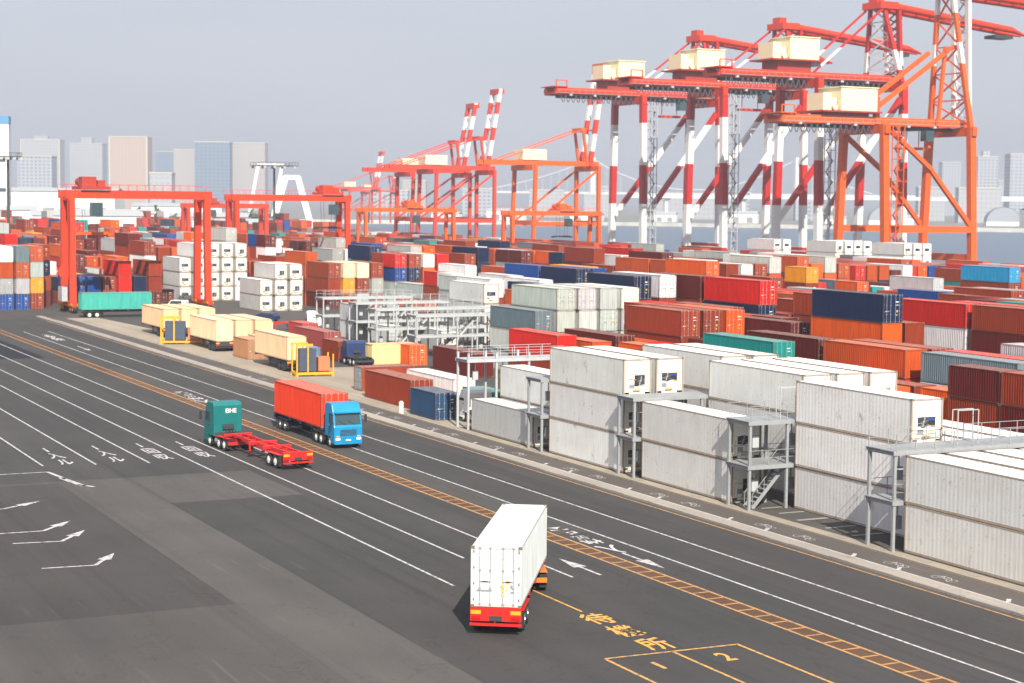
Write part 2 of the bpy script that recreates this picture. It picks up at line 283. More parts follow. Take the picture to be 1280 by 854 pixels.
for i, ch in enumerate('搬出'): road_text(ch, 55.3, 268-i*7, 1.6, 5, pi, WT)
bk = MB()
def ringm(b, x, y, r, w=.07, n=16):
    for i in range(n):
        a, c_ = 2*pi*i/n, 2*pi*(i+1)/n
        b.quad([(x+r*math.cos(a),y+r*math.sin(a),ZM),(x+r*math.cos(c_),y+r*math.sin(c_),ZM),(x+(r-w)*math.cos(c_),y+(r-w)*math.sin(c_),ZM),(x+(r-w)*math.cos(a),y+(r-w)*math.sin(a),ZM)])
for k in range(22):
    y = 54.5 + 6.6*k + (2.4 if k % 2 else 0)
    ringm(bk, 64.7, y-.62, .34, .05); ringm(bk, 64.7, y+.62, .34, .05)
    for q in ((64.7,y-.62,65.1,y-.1),(65.1,y-.1,64.7,y+.08),(64.7,y+.08,64.7,y-.62),(65.1,y-.1,65.1,y+.45),(65.1,y+.45,64.7,y+.08),(65.2,y+.5,64.7,y+.62)): ln(bk, *q, .06)
    for q in range(1): ln(bk, 63.9, y+3.0, 64.5, y+3.6, .25)
tag(bk.build('cycle_markings', WP, recalc=False), kind='structure')
gr = MB()
for k in range(60):
    y = 60 + k*4.1; gr.box(66.5, 67.0, y, y+1.5, .02, .03)
for k in range(8):
    y = 84 + .0; 
for (x0,x1,y0,y1) in ((68.2,70.2,99.6,99.9),(68.2,70.2,97.5,97.8),(67.8,70.2,94.8,95.2),(67.8,70.2,91.8,92.1),(67.8,70.2,89,89.3)): gr.box(x0,x1,y0,y1,.02,.03)
tag(gr.build('drain_covers', mat('drain_grey', (.25,.23,.2), .8)), kind='structure')
BOXES = [
('r', 70.4, 86.9, 5.8, 6, 1, 'kerb reefer block', 'white refrigerated container, third tier, second row, tall bay right of the metal stairs'),
('r', 67.5, 71.6, 2.9, 6, 1, 'kerb reefer block', 'white refrigerated container, second tier, kerbside row, nearest bay at the right edge'),
('r', 67.5, 71.6, 0, 6, 1, 'kerb reefer block', 'white refrigerated container, ground tier, kerbside row, nearest bay at the right edge'),
('r', 67.5, 102.35, 2.9, 6, 1, 'kerb reefer block', 'white refrigerated container, second tier, kerbside row, bay ending at the metal stairs'),
('r', 70.4, 86.9, 2.9, 6, 1, 'kerb reefer block', 'white refrigerated container, second tier, second row, tall bay right of the metal stairs'),
('r', 70.4, 86.9, 0, 6, 1, 'kerb reefer block', 'white refrigerated container, ground tier, second row, tall bay right of the metal stairs'),
('r', 67.5, 102.35, 0, 6, 1, 'kerb reefer block', 'white refrigerated container, ground tier, kerbside row, bay ending at the metal stairs'),
('r', 73.3, 102.35, 5.8, 6, 1, 'kerb reefer block', 'white refrigerated container, third tier, third row, bay ending at the metal stairs'),
('r', 67.5, 117.4, 5.8, 6, 1, 'kerb reefer block', 'white refrigerated container, third tier, kerbside row, bay left of the metal stairs'),
('r', 67.5, 117.4, 2.9, 6, 1, 'kerb reefer block', 'white refrigerated container, second tier, kerbside row, bay left of the metal stairs'),
('r', 67.5, 117.4, 0, 6, 1, 'kerb reefer block', 'white refrigerated container, ground tier, kerbside row, bay left of the metal stairs'),
('r', 67.5, 132.6, 0, 14, 1, 'kerb reefer block', 'pale grey refrigerated container, ground tier, kerbside row, leftmost bay'),
('h', 112.9, 144.4, 8.7, 7, 1, 'second block', 'navy blue container in red stacks behind the reefers'),
('d', 101.3, 126.1, 5.2, 4, 1, 'second block', 'orange brown container at the right edge behind the reefers'),
('h', 104.0, 168.3, 5.8, 0, 1, 'second block', 'topmost rust red container below a rust red one, near the grey four-wide wall'),
('d2', 95.2, 107.1, 5.2, 1, 1, 'second block', 'topmost dark maroon short container at the right edge behind the reefers'),
('h', 118.7, 174.9, 8.7, 2, 1, 'second block', 'topmost bright red container right of a dark maroon one, near the grey four-wide wall'),
('r', 73.3, 102.35, 2.9, 6, 1, 'kerb reefer block', 'white refrigerated container, second tier, third row, bay ending at the metal stairs'),
('r', 70.4, 132.6, 2.9, 6, 1, 'kerb reefer block', 'white refrigerated container, second tier, second row, leftmost bay'),
('d', 124.5, 145.5, 7.8, 2, 1, 'second block', 'topmost bright red container right of a navy blue one, in red stacks behind the reefers'),
('h', 68.6, 161.5, 0, 0, 1, 'yard edge', 'rust red container on the ground at the yard edge'),
('r', 76.2, 117.4, 5.8, 6, 1, 'kerb reefer block', 'white refrigerated container, third tier, fourth row, bay left of the metal stairs'),
('r', 70.4, 117.4, 5.8, 6, 1, 'kerb reefer block', 'white refrigerated container, third tier, second row, bay left of the metal stairs'),
('h', 112.9, 144.4, 5.8, 3, 1, 'second block', 'middle tier orange container in red stacks behind the reefers'),
('h', 88.0, 188, 0, 1, 1, 'second block', 'topmost dark maroon container left of a grey one, near the grey four-wide wall'),
('d', 101.3, 111.9, 5.2, 12, 1, 'second block', 'slate grey container at the right edge behind the reefers'),
('h', 92.0, 175, 2.9, 2, 1, 'second block', 'topmost bright red container right of a pale grey one, near the grey four-wide wall'),
('d2', 67.3, 152.3, 0, 15, 1, 'yard edge', 'blue short container on the ground at the yard edge'),
('d', 97.9, 186.3, 7.8, 5, 1, 'second block', 'topmost grey container near the grey four-wide wall'),
('d', 124.5, 132.4, 7.8, 0, 1, 'second block', 'topmost rust red container right of a bright red one, in red stacks behind the reefers'),
('d', 95.2, 137.7, 5.2, 9, 1, 'second block', 'teal green container in red stacks behind the reefers'),
('d', 95.0, 186.3, 5.2, 12, 1, 'second block', 'slate grey container near the grey four-wide wall'),
('r', 73.3, 102.35, 0, 6, 1, 'kerb reefer block', 'white refrigerated container, ground tier, third row, bay ending at the metal stairs'),
('d2', 95.2, 107.1, 2.6, 0, 1, 'second block', 'middle tier rust red short container at the right edge behind the reefers'),
('r', 79.1, 102.35, 5.8, 6, 1, 'kerb reefer block', 'white refrigerated container, third tier, fifth row, bay ending at the metal stairs'),
('d', 101.3, 139.2, 5.2, 1, 1, 'second block', 'topmost dark maroon container right of a teal green one, in red stacks behind the reefers'),
('r', 110.4, 232.8, 5.8, 6, 1, 'second block', 'white refrigerated container behind the empty grey racks'),
('d', 124.5, 145.5, 5.2, 6, 1, 'second block', 'white container in red stacks behind the reefers'),
('d', 207, 231.3, 7.8, 13, 1, 'fifth block', 'sky blue container low in front of the orange crane'),
('r', 99, 222.6, 0, 14, 1, 'rack area', 'pale grey refrigerated container among the empty grey racks'),
('h', 110.5, 190, 8.7, 7, 1, 'second block', 'topmost navy blue container near the grey four-wide wall'),
('r', 76.2, 102.35, 5.8, 6, 1, 'kerb reefer block', 'white refrigerated container, third tier, fourth row, bay ending at the metal stairs'),
('d', 74.3, 163.7, 0, 6, 1, 'yard edge', 'white container on the ground at the yard edge'),
('d', 112.6, 159.7, 5.2, 1, 1, 'second block', 'topmost dark maroon container right of a orange one, in red stacks behind the reefers'),
('d2', 95.2, 100.9, 5.2, 0, 1, 'second block', 'topmost rust red short container at the right edge behind the reefers, second from left'),
('d', 124.5, 132.4, 5.2, 1, 1, 'second block', 'middle tier dark maroon container in red stacks behind the reefers'),
('d2', 86.6, 204.3, 0, 3, 1, 'second block', 'orange short container near the grey four-wide wall'),
('r', 110.4, 232.8, 2.9, 14, 1, 'second block', 'middle tier pale grey refrigerated container behind the empty grey racks'),
('h', 150.5, 236.55, 8.7, 3, 1, 'third block', 'orange container behind the long navy container'),
('r', 76.2, 86.9, 2.9, 6, 1, 'kerb reefer block', 'white refrigerated container, second tier, fourth row, tall bay right of the metal stairs'),
('d2', 80.5, 213, 0, 0, 1, 'yard edge', 'rust red short container on the ground at the yard edge'),
('r', 110.4, 232.8, 0, 14, 1, 'second block', 'bottom tier pale grey refrigerated container behind the empty grey racks'),
('h', 118.7, 187.8, 8.7, 1, 1, 'second block', 'topmost dark maroon container left of a bright red one, near the grey four-wide wall'),
('r', 79.1, 86.9, 2.9, 6, 1, 'kerb reefer block', 'white refrigerated container, second tier, fifth row, tall bay right of the metal stairs'),
('d', 130.2, 241.5, 7.8, 7, 1, 'third block', 'navy blue container behind the grey four-wide wall'),
('d', 206.9, 250.65, 5.2, 14, 1, 'fifth block', 'pale grey container low in front of the orange crane'),
('h', 115.3, 192, 8.7, 6, 1, 'second block', 'topmost white container right of a navy blue one, near the grey four-wide wall'),
('r', 70.4, 71.6, 2.9, 6, 1, 'kerb reefer block', 'white refrigerated container, second tier, second row, nearest bay at the right edge'),
('h', 109.8, 168.3, 5.8, 3, 1, 'second block', 'orange container near the grey four-wide wall'),
('h', 106.9, 168.3, 5.8, 0, 1, 'second block', 'topmost rust red container left of a orange one, near the grey four-wide wall'),
('h', 168.9, 306.35, 8.7, 0, 1, 'fourth block', 'topmost rust red container right of a navy blue one, below the red and white cranes'),
('h', 98.1, 172.65, 2.9, 1, 1, 'second block', 'topmost dark maroon container right of a orange brown one, near the grey four-wide wall'),
('d2', 95.2, 100.9, 2.6, 1, 1, 'second block', 'middle tier dark maroon short container at the right edge behind the reefers'),
('d2', 97, 237, 0, 14, 1, 'rack area', 'topmost pale grey short container right of a pale grey one, among the empty grey racks'),
('d', 100.8, 186.3, 7.8, 14, 1, 'second block', 'topmost pale grey container right of a grey one, near the grey four-wide wall'),
('d2', 72.2, 151, 0, 9, 1, 'yard edge', 'teal green short container on the ground at the yard edge'),
('d', 103.7, 186.3, 7.8, 14, 1, 'second block', 'topmost pale grey container right of a pale grey one, near the grey four-wide wall'),
('d2', 95.5, 246, 2.6, 14, 1, 'rack area', 'topmost pale grey short container right of a dark maroon one, among the empty grey racks'),
('h', 117.8, 317, 5.8, 0, 1, 'second block', 'topmost rust red container right of a orange brown one, behind the empty grey racks'),
('d2', 171.2, 239, 7.8, 11, 1, 'fourth block', 'yellow orange short container below the orange crane'),
('r', 103.3, 314, 2.9, 6, 1, 'second block', 'topmost white refrigerated container below a white one, in the low reefer stack by the gantry'),
('r', 106.2, 314, 5.8, 6, 1, 'second block', 'white refrigerated container below rust red, above white, in the low reefer stack by the gantry'),
('r', 79.1, 117.4, 5.8, 6, 1, 'kerb reefer block', 'white refrigerated container, third tier, fifth row, bay left of the metal stairs'),
('h', 174.7, 254.55, 8.7, 14, 1, 'fourth block', 'pale grey container below the red and white cranes'),
('h', 117.8, 317, 2.9, 0, 1, 'second block', 'middle tier rust red container right of a rust red one, behind the empty grey racks'),
('h', 174.7, 194.75, 5.8, 0, 1, 'fourth block', 'rust red container below the orange crane'),
('h', 117.8, 317, 0, 1, 1, 'second block', 'bottom tier dark maroon container behind the empty grey racks'),
('d2', 95.5, 246, 0, 14, 1, 'rack area', 'bottom tier pale grey short container among the empty grey racks'),
('r', 103.3, 314, 0, 6, 1, 'second block', 'bottom tier white refrigerated container in the low reefer stack by the gantry, leftmost'),
('r', 270, 338, 8.7, 6, 1, 'quayside block', 'topmost white refrigerated container near the quay by the orange crane, fifth from left'),
('h', 115.8, 144.4, 5.8, 0, 1, 'second block', 'topmost rust red container right of a orange one, in red stacks behind the reefers'),
('r', 73.3, 86.9, 2.9, 6, 1, 'kerb reefer block', 'white refrigerated container, second tier, third row, tall bay right of the metal stairs'),
('h', 73.5, 334, 2.9, 8, 1, 'left block', 'topmost blue container right of a navy blue one, under the first red gantry'),
('h', 82.2, 334, 5.8, 2, 1, 'left block', 'topmost bright red container under the first red gantry'),
('h', 88, 334, 5.8, 0, 1, 'left block', 'topmost rust red container right of a bright red one, under the first red gantry'),
('d', 97.9, 186.3, 5.2, 14, 1, 'second block', 'middle tier pale grey container right of a slate grey one, near the grey four-wide wall'),
('d', 106.6, 186.3, 7.8, 6, 1, 'second block', 'topmost white container right of a pale grey one, near the grey four-wide wall'),
('d', 103.7, 186.3, 5.2, 14, 1, 'second block', 'middle tier pale grey container left of a grey one, near the grey four-wide wall'),
('d', 130.2, 254.5, 7.8, 8, 1, 'third block', 'topmost blue container right of a orange brown one, behind the grey four-wide wall'),
('r', 268, 362, 8.7, 6, 1, 'quayside block', 'topmost white refrigerated container near the quay by the orange crane, leftmost'),
('h', 130.2, 327.2, 8.7, 7, 1, 'third block', 'topmost navy blue container left of a rust red one, behind the empty grey racks'),
('r', 98.4, 350, 5.8, 6, 1, 'second block', 'topmost white refrigerated container below a white one, in the tall reefer stack by the gantry'),
('r', 101.3, 350, 8.7, 6, 1, 'second block', 'white refrigerated container below bright red, above white, in the tall reefer stack by the gantry'),
('d', 121.6, 160, 7.8, 0, 1, 'second block', 'topmost rust red container right of a rust red one, in red stacks behind the reefers'),
('r', 76.2, 117.4, 2.9, 6, 1, 'kerb reefer block', 'white refrigerated container, second tier, fourth row, bay left of the metal stairs'),
('h', 73.5, 334, 0, 0, 1, 'left block', 'bottom tier rust red container right of a orange brown one, under the first red gantry'),
('d', 130.2, 301.3, 2.6, 5, 1, 'third block', 'topmost grey container right of a pale grey one, behind the empty grey racks'),
('h', 118.7, 174.9, 5.8, 7, 1, 'second block', 'middle tier navy blue container near the grey four-wide wall'),
('r', 98.4, 350, 2.9, 6, 1, 'second block', 'middle tier white refrigerated container in the tall reefer stack by the gantry, leftmost'),
('d', 100.8, 186.3, 5.2, 14, 1, 'second block', 'pale grey container right of pale grey, left of pale grey, near the grey four-wide wall'),
('d', 95.0, 186.3, 2.6, 14, 1, 'second block', 'middle tier pale grey container left of a bright red one, near the grey four-wide wall'),
('h', 95.2, 365, 8.7, 0, 1, 'second block', 'topmost rust red container left of a rust red one, behind the empty grey racks'),
('r', 264, 383, 8.7, 6, 1, 'quayside block', 'topmost white refrigerated container left of a white one, near the quay by the striped cranes'),
('h', 92.0, 175, 0, 0, 1, 'second block', 'bottom tier rust red container near the grey four-wide wall'),
('h', 112.6, 365, 11.6, 5, 1, 'second block', 'topmost grey container right of a yellow orange one, behind the empty grey racks'),
('d', 174.7, 207.7, 5.2, 8, 1, 'fourth block', 'blue container below the orange crane'),
('h', 186.3, 254.55, 8.7, 14, 1, 'fourth block', 'pale grey container below the orange crane'),
('d', 130.2, 301.3, 0, 4, 1, 'third block', 'bottom tier orange brown container behind the empty grey racks'),
('d', 117.8, 330, 7.8, 4, 1, 'second block', 'topmost orange brown container right of a rust red one, behind the empty grey racks'),
('h', 138.9, 301.3, 5.8, 6, 1, 'third block', 'topmost white container right of a bright red one, behind the empty grey racks'),
('h', 104.0, 168.3, 2.9, 0, 1, 'second block', 'middle tier rust red container near the grey four-wide wall'),
('d', 104.2, 126.1, 5.2, 0, 1, 'second block', 'rust red container at the right edge behind the reefers'),
('h', 147.6, 314.25, 8.7, 7, 1, 'third block', 'topmost navy blue container right of a rust red one, behind the empty grey racks'),
('h', 82.2, 372.4, 5.8, 1, 1, 'left block', 'topmost dark maroon container left of a orange brown one, under the first red gantry'),
('d', 130.2, 348.15, 7.8, 5, 1, 'third block', 'topmost grey container right of a orange brown one, behind the empty grey racks'),
('d2', 98.1, 114.03, 2.6, 3, 1, 'second block', 'orange short container at the right edge behind the reefers'),
('d2', 130.2, 314.25, 7.8, 2, 1, 'third block', 'topmost bright red short container right of a rust red one, behind the empty grey racks'),
('h', 180.5, 254.55, 8.7, 4, 1, 'fourth block', 'topmost orange brown container right of a pale grey one, below the red and white cranes'),
('d', 207, 231.3, 5.2, 0, 1, 'fifth block', 'rust red container low in front of the orange crane'),
('d2', 183.4, 241.6, 5.2, 3, 1, 'fourth block', 'orange short container below the orange crane'),
('h', 168.9, 280.45, 8.7, 1, 1, 'fourth block', 'dark maroon container below the red and white cranes'),
('d', 242.0, 280.65, 5.2, 0, 1, 'quayside block', 'rust red container near the quay by the orange crane'),
('d2', 130.2, 314.25, 5.2, 8, 1, 'third block', 'middle tier blue short container behind the empty grey racks'),
('d', 104.2, 112.6, 5.2, 2, 1, 'second block', 'bright red container at the right edge behind the reefers'),
('d2', 166.0, 332.25, 7.8, 1, 1, 'fourth block', 'topmost dark maroon short container left of a orange one, below the red and white cranes'),
('h', 150.5, 399.95, 8.7, 5, 1, 'third block', 'topmost grey container below a orange brown one, behind the empty grey racks'),
('r', 98.4, 350, 0, 6, 1, 'second block', 'white refrigerated container below white, above dark maroon, in the tall reefer stack by the gantry'),
('d', 95.0, 186.3, 0, 5, 1, 'second block', 'bottom tier grey container near the grey four-wide wall'),
('h', 118, 247, 5.8, 6, 1, 'second block', 'topmost white container left of a white one, behind the empty grey racks'),
('h', 62.7, 331, 8.7, 12, 1, 'left block', 'slate grey container left of the first red gantry'),
('h', 106.8, 107.9, 5.8, 5, 1, 'second block', 'grey container at the right edge behind the reefers'),
('r', 109.1, 314, 5.8, 6, 1, 'second block', 'white refrigerated container below orange brown, above white, in the low reefer stack by the gantry'),
('r', 73.3, 71.6, 2.9, 6, 1, 'kerb reefer block', 'white refrigerated container, second tier, third row, nearest bay at the right edge'),
('d2', 144.7, 314.25, 7.8, 0, 1, 'third block', 'topmost rust red short container right of a rust red one, behind the empty grey racks'),
('h', 76.4, 334, 2.9, 8, 1, 'left block', 'topmost blue container right of a blue one, under the first red gantry'),
('h', 79.3, 334, 2.9, 0, 1, 'left block', 'topmost rust red container right of a blue one, under the first red gantry'),
('d2', 166.0, 280.45, 7.8, 4, 1, 'fourth block', 'topmost orange brown short container below a dark maroon one, below the red and white cranes'),
('h', 62.7, 331, 0, 8, 1, 'left block', 'bottom tier blue container right of a blue one, left of the first red gantry'),
('d', 95.2, 377.95, 10.4, 1, 1, 'second block', 'topmost dark maroon container right of a grey one, behind the empty grey racks'),
('h', 120.7, 317, 5.8, 10, 1, 'second block', 'topmost cream container right of a rust red one, behind the empty grey racks'),
('h', 62.7, 331, 2.9, 5, 1, 'left block', 'middle tier grey container right of a grey one, left of the first red gantry'),
('h', 85.1, 334, 2.9, 7, 1, 'left block', 'navy blue container under the first red gantry'),
('h', 62.7, 331, 5.8, 4, 1, 'left block', 'middle tier orange brown container left of a grey one, left of the first red gantry'),
('h', 126.5, 317, 5.8, 0, 1, 'second block', 'topmost rust red container right of a cream one, behind the empty grey racks'),
('d2', 95.2, 172.65, 2.6, 4, 1, 'second block', 'orange brown short container near the grey four-wide wall'),
('d2', 121.3, 365, 10.4, 1, 1, 'second block', 'topmost dark maroon short container right of a blue one, behind the empty grey racks'),
('h', 215.6, 284.55, 5.8, 2, 1, 'fifth block', 'bright red container low in front of the orange crane'),
('h', 123.6, 317, 5.8, 10, 1, 'second block', 'topmost cream container right of a cream one, behind the empty grey racks'),
('r', 109.1, 314, 0, 6, 1, 'second block', 'bottom tier white refrigerated container in the low reefer stack by the gantry, third from left'),
('r', 106.2, 314, 2.9, 6, 1, 'second block', 'middle tier white refrigerated container in the low reefer stack by the gantry, leftmost'),
('d2', 166.0, 286.58, 7.8, 4, 1, 'fourth block', 'topmost orange brown short container right of a white one, below the red and white cranes'),
('h', 124.5, 243, 5.8, 6, 1, 'second block', 'topmost white container below a blue one, behind the empty grey racks'),
('h', 88, 334, 2.9, 0, 1, 'left block', 'middle tier rust red container under the first red gantry'),
('h', 76.4, 334, 0, 0, 1, 'left block', 'rust red container right of rust red, below blue, under the first red gantry'),
('h', 82.2, 334, 0, 0, 1, 'left block', 'bottom tier rust red container below a bright red one, under the first red gantry'),
('h', 79.3, 334, 0, 0, 1, 'left block', 'bottom tier rust red container below a rust red one, under the first red gantry'),
('h', 82.2, 334, 2.9, 2, 1, 'left block', 'middle tier bright red container under the first red gantry'),
('r', 109.1, 314, 2.9, 6, 1, 'second block', 'middle tier white refrigerated container in the low reefer stack by the gantry, second from left'),
('r', 106.2, 314, 0, 6, 1, 'second block', 'bottom tier white refrigerated container in the low reefer stack by the gantry, second from left'),
('h', 65.6, 333, 8.7, 4, 1, 'left block', 'topmost orange brown container right of a slate grey one, left of the first red gantry'),
('h', 183.4, 280.45, 8.7, 5, 1, 'fourth block', 'grey container below the red and white cranes'),
('h', 88, 334, 0, 1, 1, 'left block', 'bottom tier dark maroon container under the first red gantry'),
('d2', 166.0, 254.55, 7.8, 0, 1, 'fourth block', 'topmost rust red short container right of a orange one, below the red and white cranes'),
('r', 110, 350, 8.7, 6, 1, 'second block', 'white refrigerated container below orange brown, above white, in the tall reefer stack by the gantry'),
('h', 65.6, 333, 2.9, 11, 1, 'left block', 'yellow orange container left of the first red gantry'),
('h', 177.6, 366.15, 8.7, 7, 1, 'fourth block', 'navy blue container below the red and white cranes'),
('h', 166.0, 241.6, 5.8, 0, 1, 'fourth block', 'topmost rust red container right of a bright red one, below the red and white cranes'),
('d2', 98.1, 120.85, 2.6, 0, 1, 'second block', 'topmost rust red short container above a orange one, at the right edge behind the reefers'),
('h', 130.2, 176.75, 5.8, 0, 1, 'third block', 'rust red container behind the long navy container'),
('h', 59.8, 331, 8.7, 6, 1, 'left block', 'white container left of the first red gantry'),
('h', 85.1, 334, 0, 0, 1, 'left block', 'bottom tier rust red container left of a dark maroon one, under the first red gantry'),
('d', 230, 385, 7.8, 5, 1, 'quayside block', 'grey container near the quay by the striped cranes'),
('h', 138.9, 327.2, 8.7, 5, 1, 'third block', 'topmost grey container right of a rust red one, behind the empty grey racks'),
('h', 227.2, 284.55, 5.8, 6, 1, 'fifth block', 'white container low in front of the orange crane'),
('d', 82.2, 385.35, 7.8, 4, 1, 'left block', 'topmost orange brown container right of a rust red one, left of the first red gantry'),
('h', 120.7, 317, 2.9, 11, 1, 'second block', 'yellow orange container behind the empty grey racks'),
('h', 174.7, 332.25, 8.7, 0, 1, 'fourth block', 'topmost rust red container right of a slate grey one, below the red and white cranes'),
('d', 136.0, 314.25, 7.8, 6, 1, 'third block', 'topmost white container right of a rust red one, behind the empty grey racks'),
('h', 59.8, 331, 2.9, 5, 1, 'left block', 'middle tier grey container left of a grey one, left of the first red gantry'),
('h', 59.8, 331, 0, 8, 1, 'left block', 'bottom tier blue container left of a blue one, left of the first red gantry'),
('h', 65.6, 333, 5.8, 5, 1, 'left block', 'middle tier grey container right of a orange brown one, left of the first red gantry'),
('h', 59.8, 331, 5.8, 4, 1, 'left block', 'middle tier orange brown container below a white one, left of the first red gantry'),
('d', 133.1, 314.25, 7.8, 0, 1, 'third block', 'topmost rust red container right of a bright red one, behind the empty grey racks'),
('h', 126.5, 317, 2.9, 5, 1, 'second block', 'middle tier grey container left of a pale grey one, behind the empty grey racks'),
('h', 65.6, 333, 0, 0, 1, 'left block', 'bottom tier rust red container left of the first red gantry'),
('d', 126, 272, 5.2, 5, 1, 'second block', 'topmost grey container right of a white one, behind the empty grey racks'),
('h', 126.5, 317, 0, 0, 1, 'second block', 'bottom tier rust red container right of a grey one, behind the empty grey racks'),
('h', 177.6, 306.35, 8.7, 2, 1, 'fourth block', 'bright red container below the red and white cranes'),
('r', 101.3, 350, 5.8, 6, 1, 'second block', 'middle tier white refrigerated container in the tall reefer stack by the gantry, second from left'),
('r', 107.1, 350, 8.7, 6, 1, 'second block', 'topmost white refrigerated container below a grey one, in the tall reefer stack by the gantry'),
('r', 101.3, 350, 2.9, 6, 1, 'second block', 'middle tier white refrigerated container in the tall reefer stack by the gantry, third from left'),
('r', 107.1, 350, 0, 6, 1, 'second block', 'bottom tier white refrigerated container in the tall reefer stack by the gantry, fourth from left'),
('r', 110, 350, 5.8, 6, 1, 'second block', 'middle tier white refrigerated container in the tall reefer stack by the gantry, eighth from left'),
('d', 189.2, 254.55, 7.8, 4, 1, 'fourth block', 'orange brown container below the orange crane'),
('r', 104.2, 350, 8.7, 6, 1, 'second block', 'white refrigerated container below rust red, above white, in the tall reefer stack by the gantry'),
('h', 123.6, 317, 2.9, 0, 1, 'second block', 'middle tier rust red container right of a yellow orange one, behind the empty grey racks'),
('r', 101.3, 350, 0, 6, 1, 'second block', 'bottom tier white refrigerated container in the tall reefer stack by the gantry, second from left'),
('d2', 171.8, 200.88, 5.2, 0, 1, 'fourth block', 'topmost rust red short container below the orange crane'),
('d2', 130.2, 294.48, 5.2, 2, 1, 'third block', 'topmost bright red short container right of a orange one, behind the empty grey racks'),
('d', 90.9, 424.2, 10.4, 0, 1, 'left block', 'topmost rust red container right of a dark maroon one, left of the first red gantry'),
('r', 107.1, 350, 2.9, 6, 1, 'second block', 'middle tier white refrigerated container in the tall reefer stack by the gantry, seventh from left'),
('h', 250.7, 314.55, 5.8, 4, 1, 'quayside block', 'topmost orange brown container right of a white one, near the quay by the orange crane'),
('d', 166.0, 267.5, 7.8, 4, 1, 'fourth block', 'topmost orange brown container below a dark maroon one, below the red and white cranes'),
('h', 95.2, 489.55, 11.6, 0, 1, 'second block', 'topmost rust red container left of a bright red one, behind the empty grey racks'),
('r', 104.2, 350, 0, 6, 1, 'second block', 'bottom tier white refrigerated container in the tall reefer stack by the gantry, third from left'),
('d2', 68.4, 371.9, 10.4, 2, 1, 'left block', 'bright red short container left of the first red gantry'),
('d', 133.1, 314.25, 5.2, 7, 1, 'third block', 'middle tier navy blue container behind the empty grey racks'),
('r', 104.2, 350, 2.9, 6, 1, 'second block', 'middle tier white refrigerated container in the tall reefer stack by the gantry, fifth from left'),
('r', 104.2, 350, 5.8, 6, 1, 'second block', 'middle tier white refrigerated container in the tall reefer stack by the gantry, fourth from left'),
('r', 107.1, 350, 5.8, 6, 1, 'second block', 'middle tier white refrigerated container in the tall reefer stack by the gantry, sixth from left'),
('d2', 130.2, 294.48, 0, 3, 1, 'third block', 'bottom tier orange short container behind the empty grey racks'),
('d2', 130.2, 294.48, 2.6, 0, 1, 'third block', 'middle tier rust red short container behind the empty grey racks'),
('h', 218.5, 284.55, 5.8, 4, 1, 'fifth block', 'topmost orange brown container above a dark maroon one, low in front of the orange crane'),
('h', 221.4, 284.55, 5.8, 4, 1, 'fifth block', 'topmost orange brown container above a navy blue one, low in front of the orange crane'),
('d2', 168.9, 319.3, 7.8, 7, 1, 'fourth block', 'navy blue short container below the red and white cranes'),
('h', 95.2, 390.9, 8.7, 5, 1, 'second block', 'topmost grey container below a dark maroon one, behind the empty grey racks'),
('d2', 171.8, 254.55, 7.8, 0, 1, 'fourth block', 'topmost rust red short container right of a white one, below the red and white cranes'),
('d', 98.1, 159.7, 2.6, 3, 1, 'second block', 'topmost orange container in red stacks behind the reefers'),
('d2', 168.9, 325.43, 7.8, 3, 1, 'fourth block', 'orange short container below the red and white cranes'),
('d', 168.9, 254.55, 7.8, 6, 1, 'fourth block', 'topmost white container left of a rust red one, below the red and white cranes'),
('d2', 130.2, 314.25, 2.6, 14, 1, 'third block', 'pale grey short container behind the empty grey racks'),
('h', 141.8, 288.35, 5.8, 4, 1, 'third block', 'topmost orange brown container right of a navy blue one, behind the empty grey racks'),
('d2', 130.2, 314.25, 0, 6, 1, 'third block', 'bottom tier white short container behind the empty grey racks'),
('r', 70.4, 117.4, 2.9, 6, 1, 'kerb reefer block', 'white refrigerated container, second tier, second row, bay left of the metal stairs'),
('h', 168.9, 366.15, 8.7, 0, 1, 'fourth block', 'topmost rust red container right of a dark maroon one, below the red and white cranes'),
('h', 127, 258, 5.8, 6, 1, 'second block', 'topmost white container left of a blue one, behind the empty grey racks'),
('d', 93.8, 346.5, 0, 1, 1, 'left block', 'topmost dark maroon container right of a dark maroon one, under the first red gantry'),
('d', 126, 272, 2.6, 5, 1, 'second block', 'middle tier grey container left of a white one, behind the empty grey racks'),
('d', 126, 272, 0, 5, 1, 'second block', 'bottom tier grey container right of a navy blue one, behind the empty grey racks'),
('d', 95.2, 377.95, 7.8, 0, 1, 'second block', 'middle tier rust red container right of a grey one, behind the empty grey racks'),
('d2', 121.3, 365, 7.8, 6, 1, 'second block', 'middle tier white short container behind the empty grey racks'),
('d2', 147.6, 412.9, 7.8, 1, 1, 'third block', 'topmost dark maroon short container right of a dark maroon one, behind the empty grey racks'),
('h', 112.6, 172.65, 5.8, 0, 1, 'second block', 'topmost rust red container right of a orange one, near the grey four-wide wall'),
('h', 98.1, 442.7, 11.6, 2, 1, 'second block', 'bright red container behind the empty grey racks'),
('d2', 138.9, 314.25, 7.8, 2, 1, 'third block', 'topmost bright red short container right of a white one, behind the empty grey racks'),
('d2', 166.0, 338.38, 7.8, 1, 1, 'fourth block', 'topmost dark maroon short container below a navy blue one, below the red and white cranes'),
('d', 98.1, 365, 7.8, 0, 1, 'second block', 'rust red container left of orange brown, below bright red, behind the empty grey racks'),
('h', 107, 181.2, 5.8, 0, 1, 'second block', 'topmost rust red container right of a grey one, near the grey four-wide wall'),
('h', 120.7, 355.9, 5.8, 0, 1, 'second block', 'topmost rust red container below a white one, behind the empty grey racks'),
('h', 93.8, 437.15, 11.6, 4, 1, 'left block', 'topmost orange brown container right of a blue one, left of the first red gantry'),
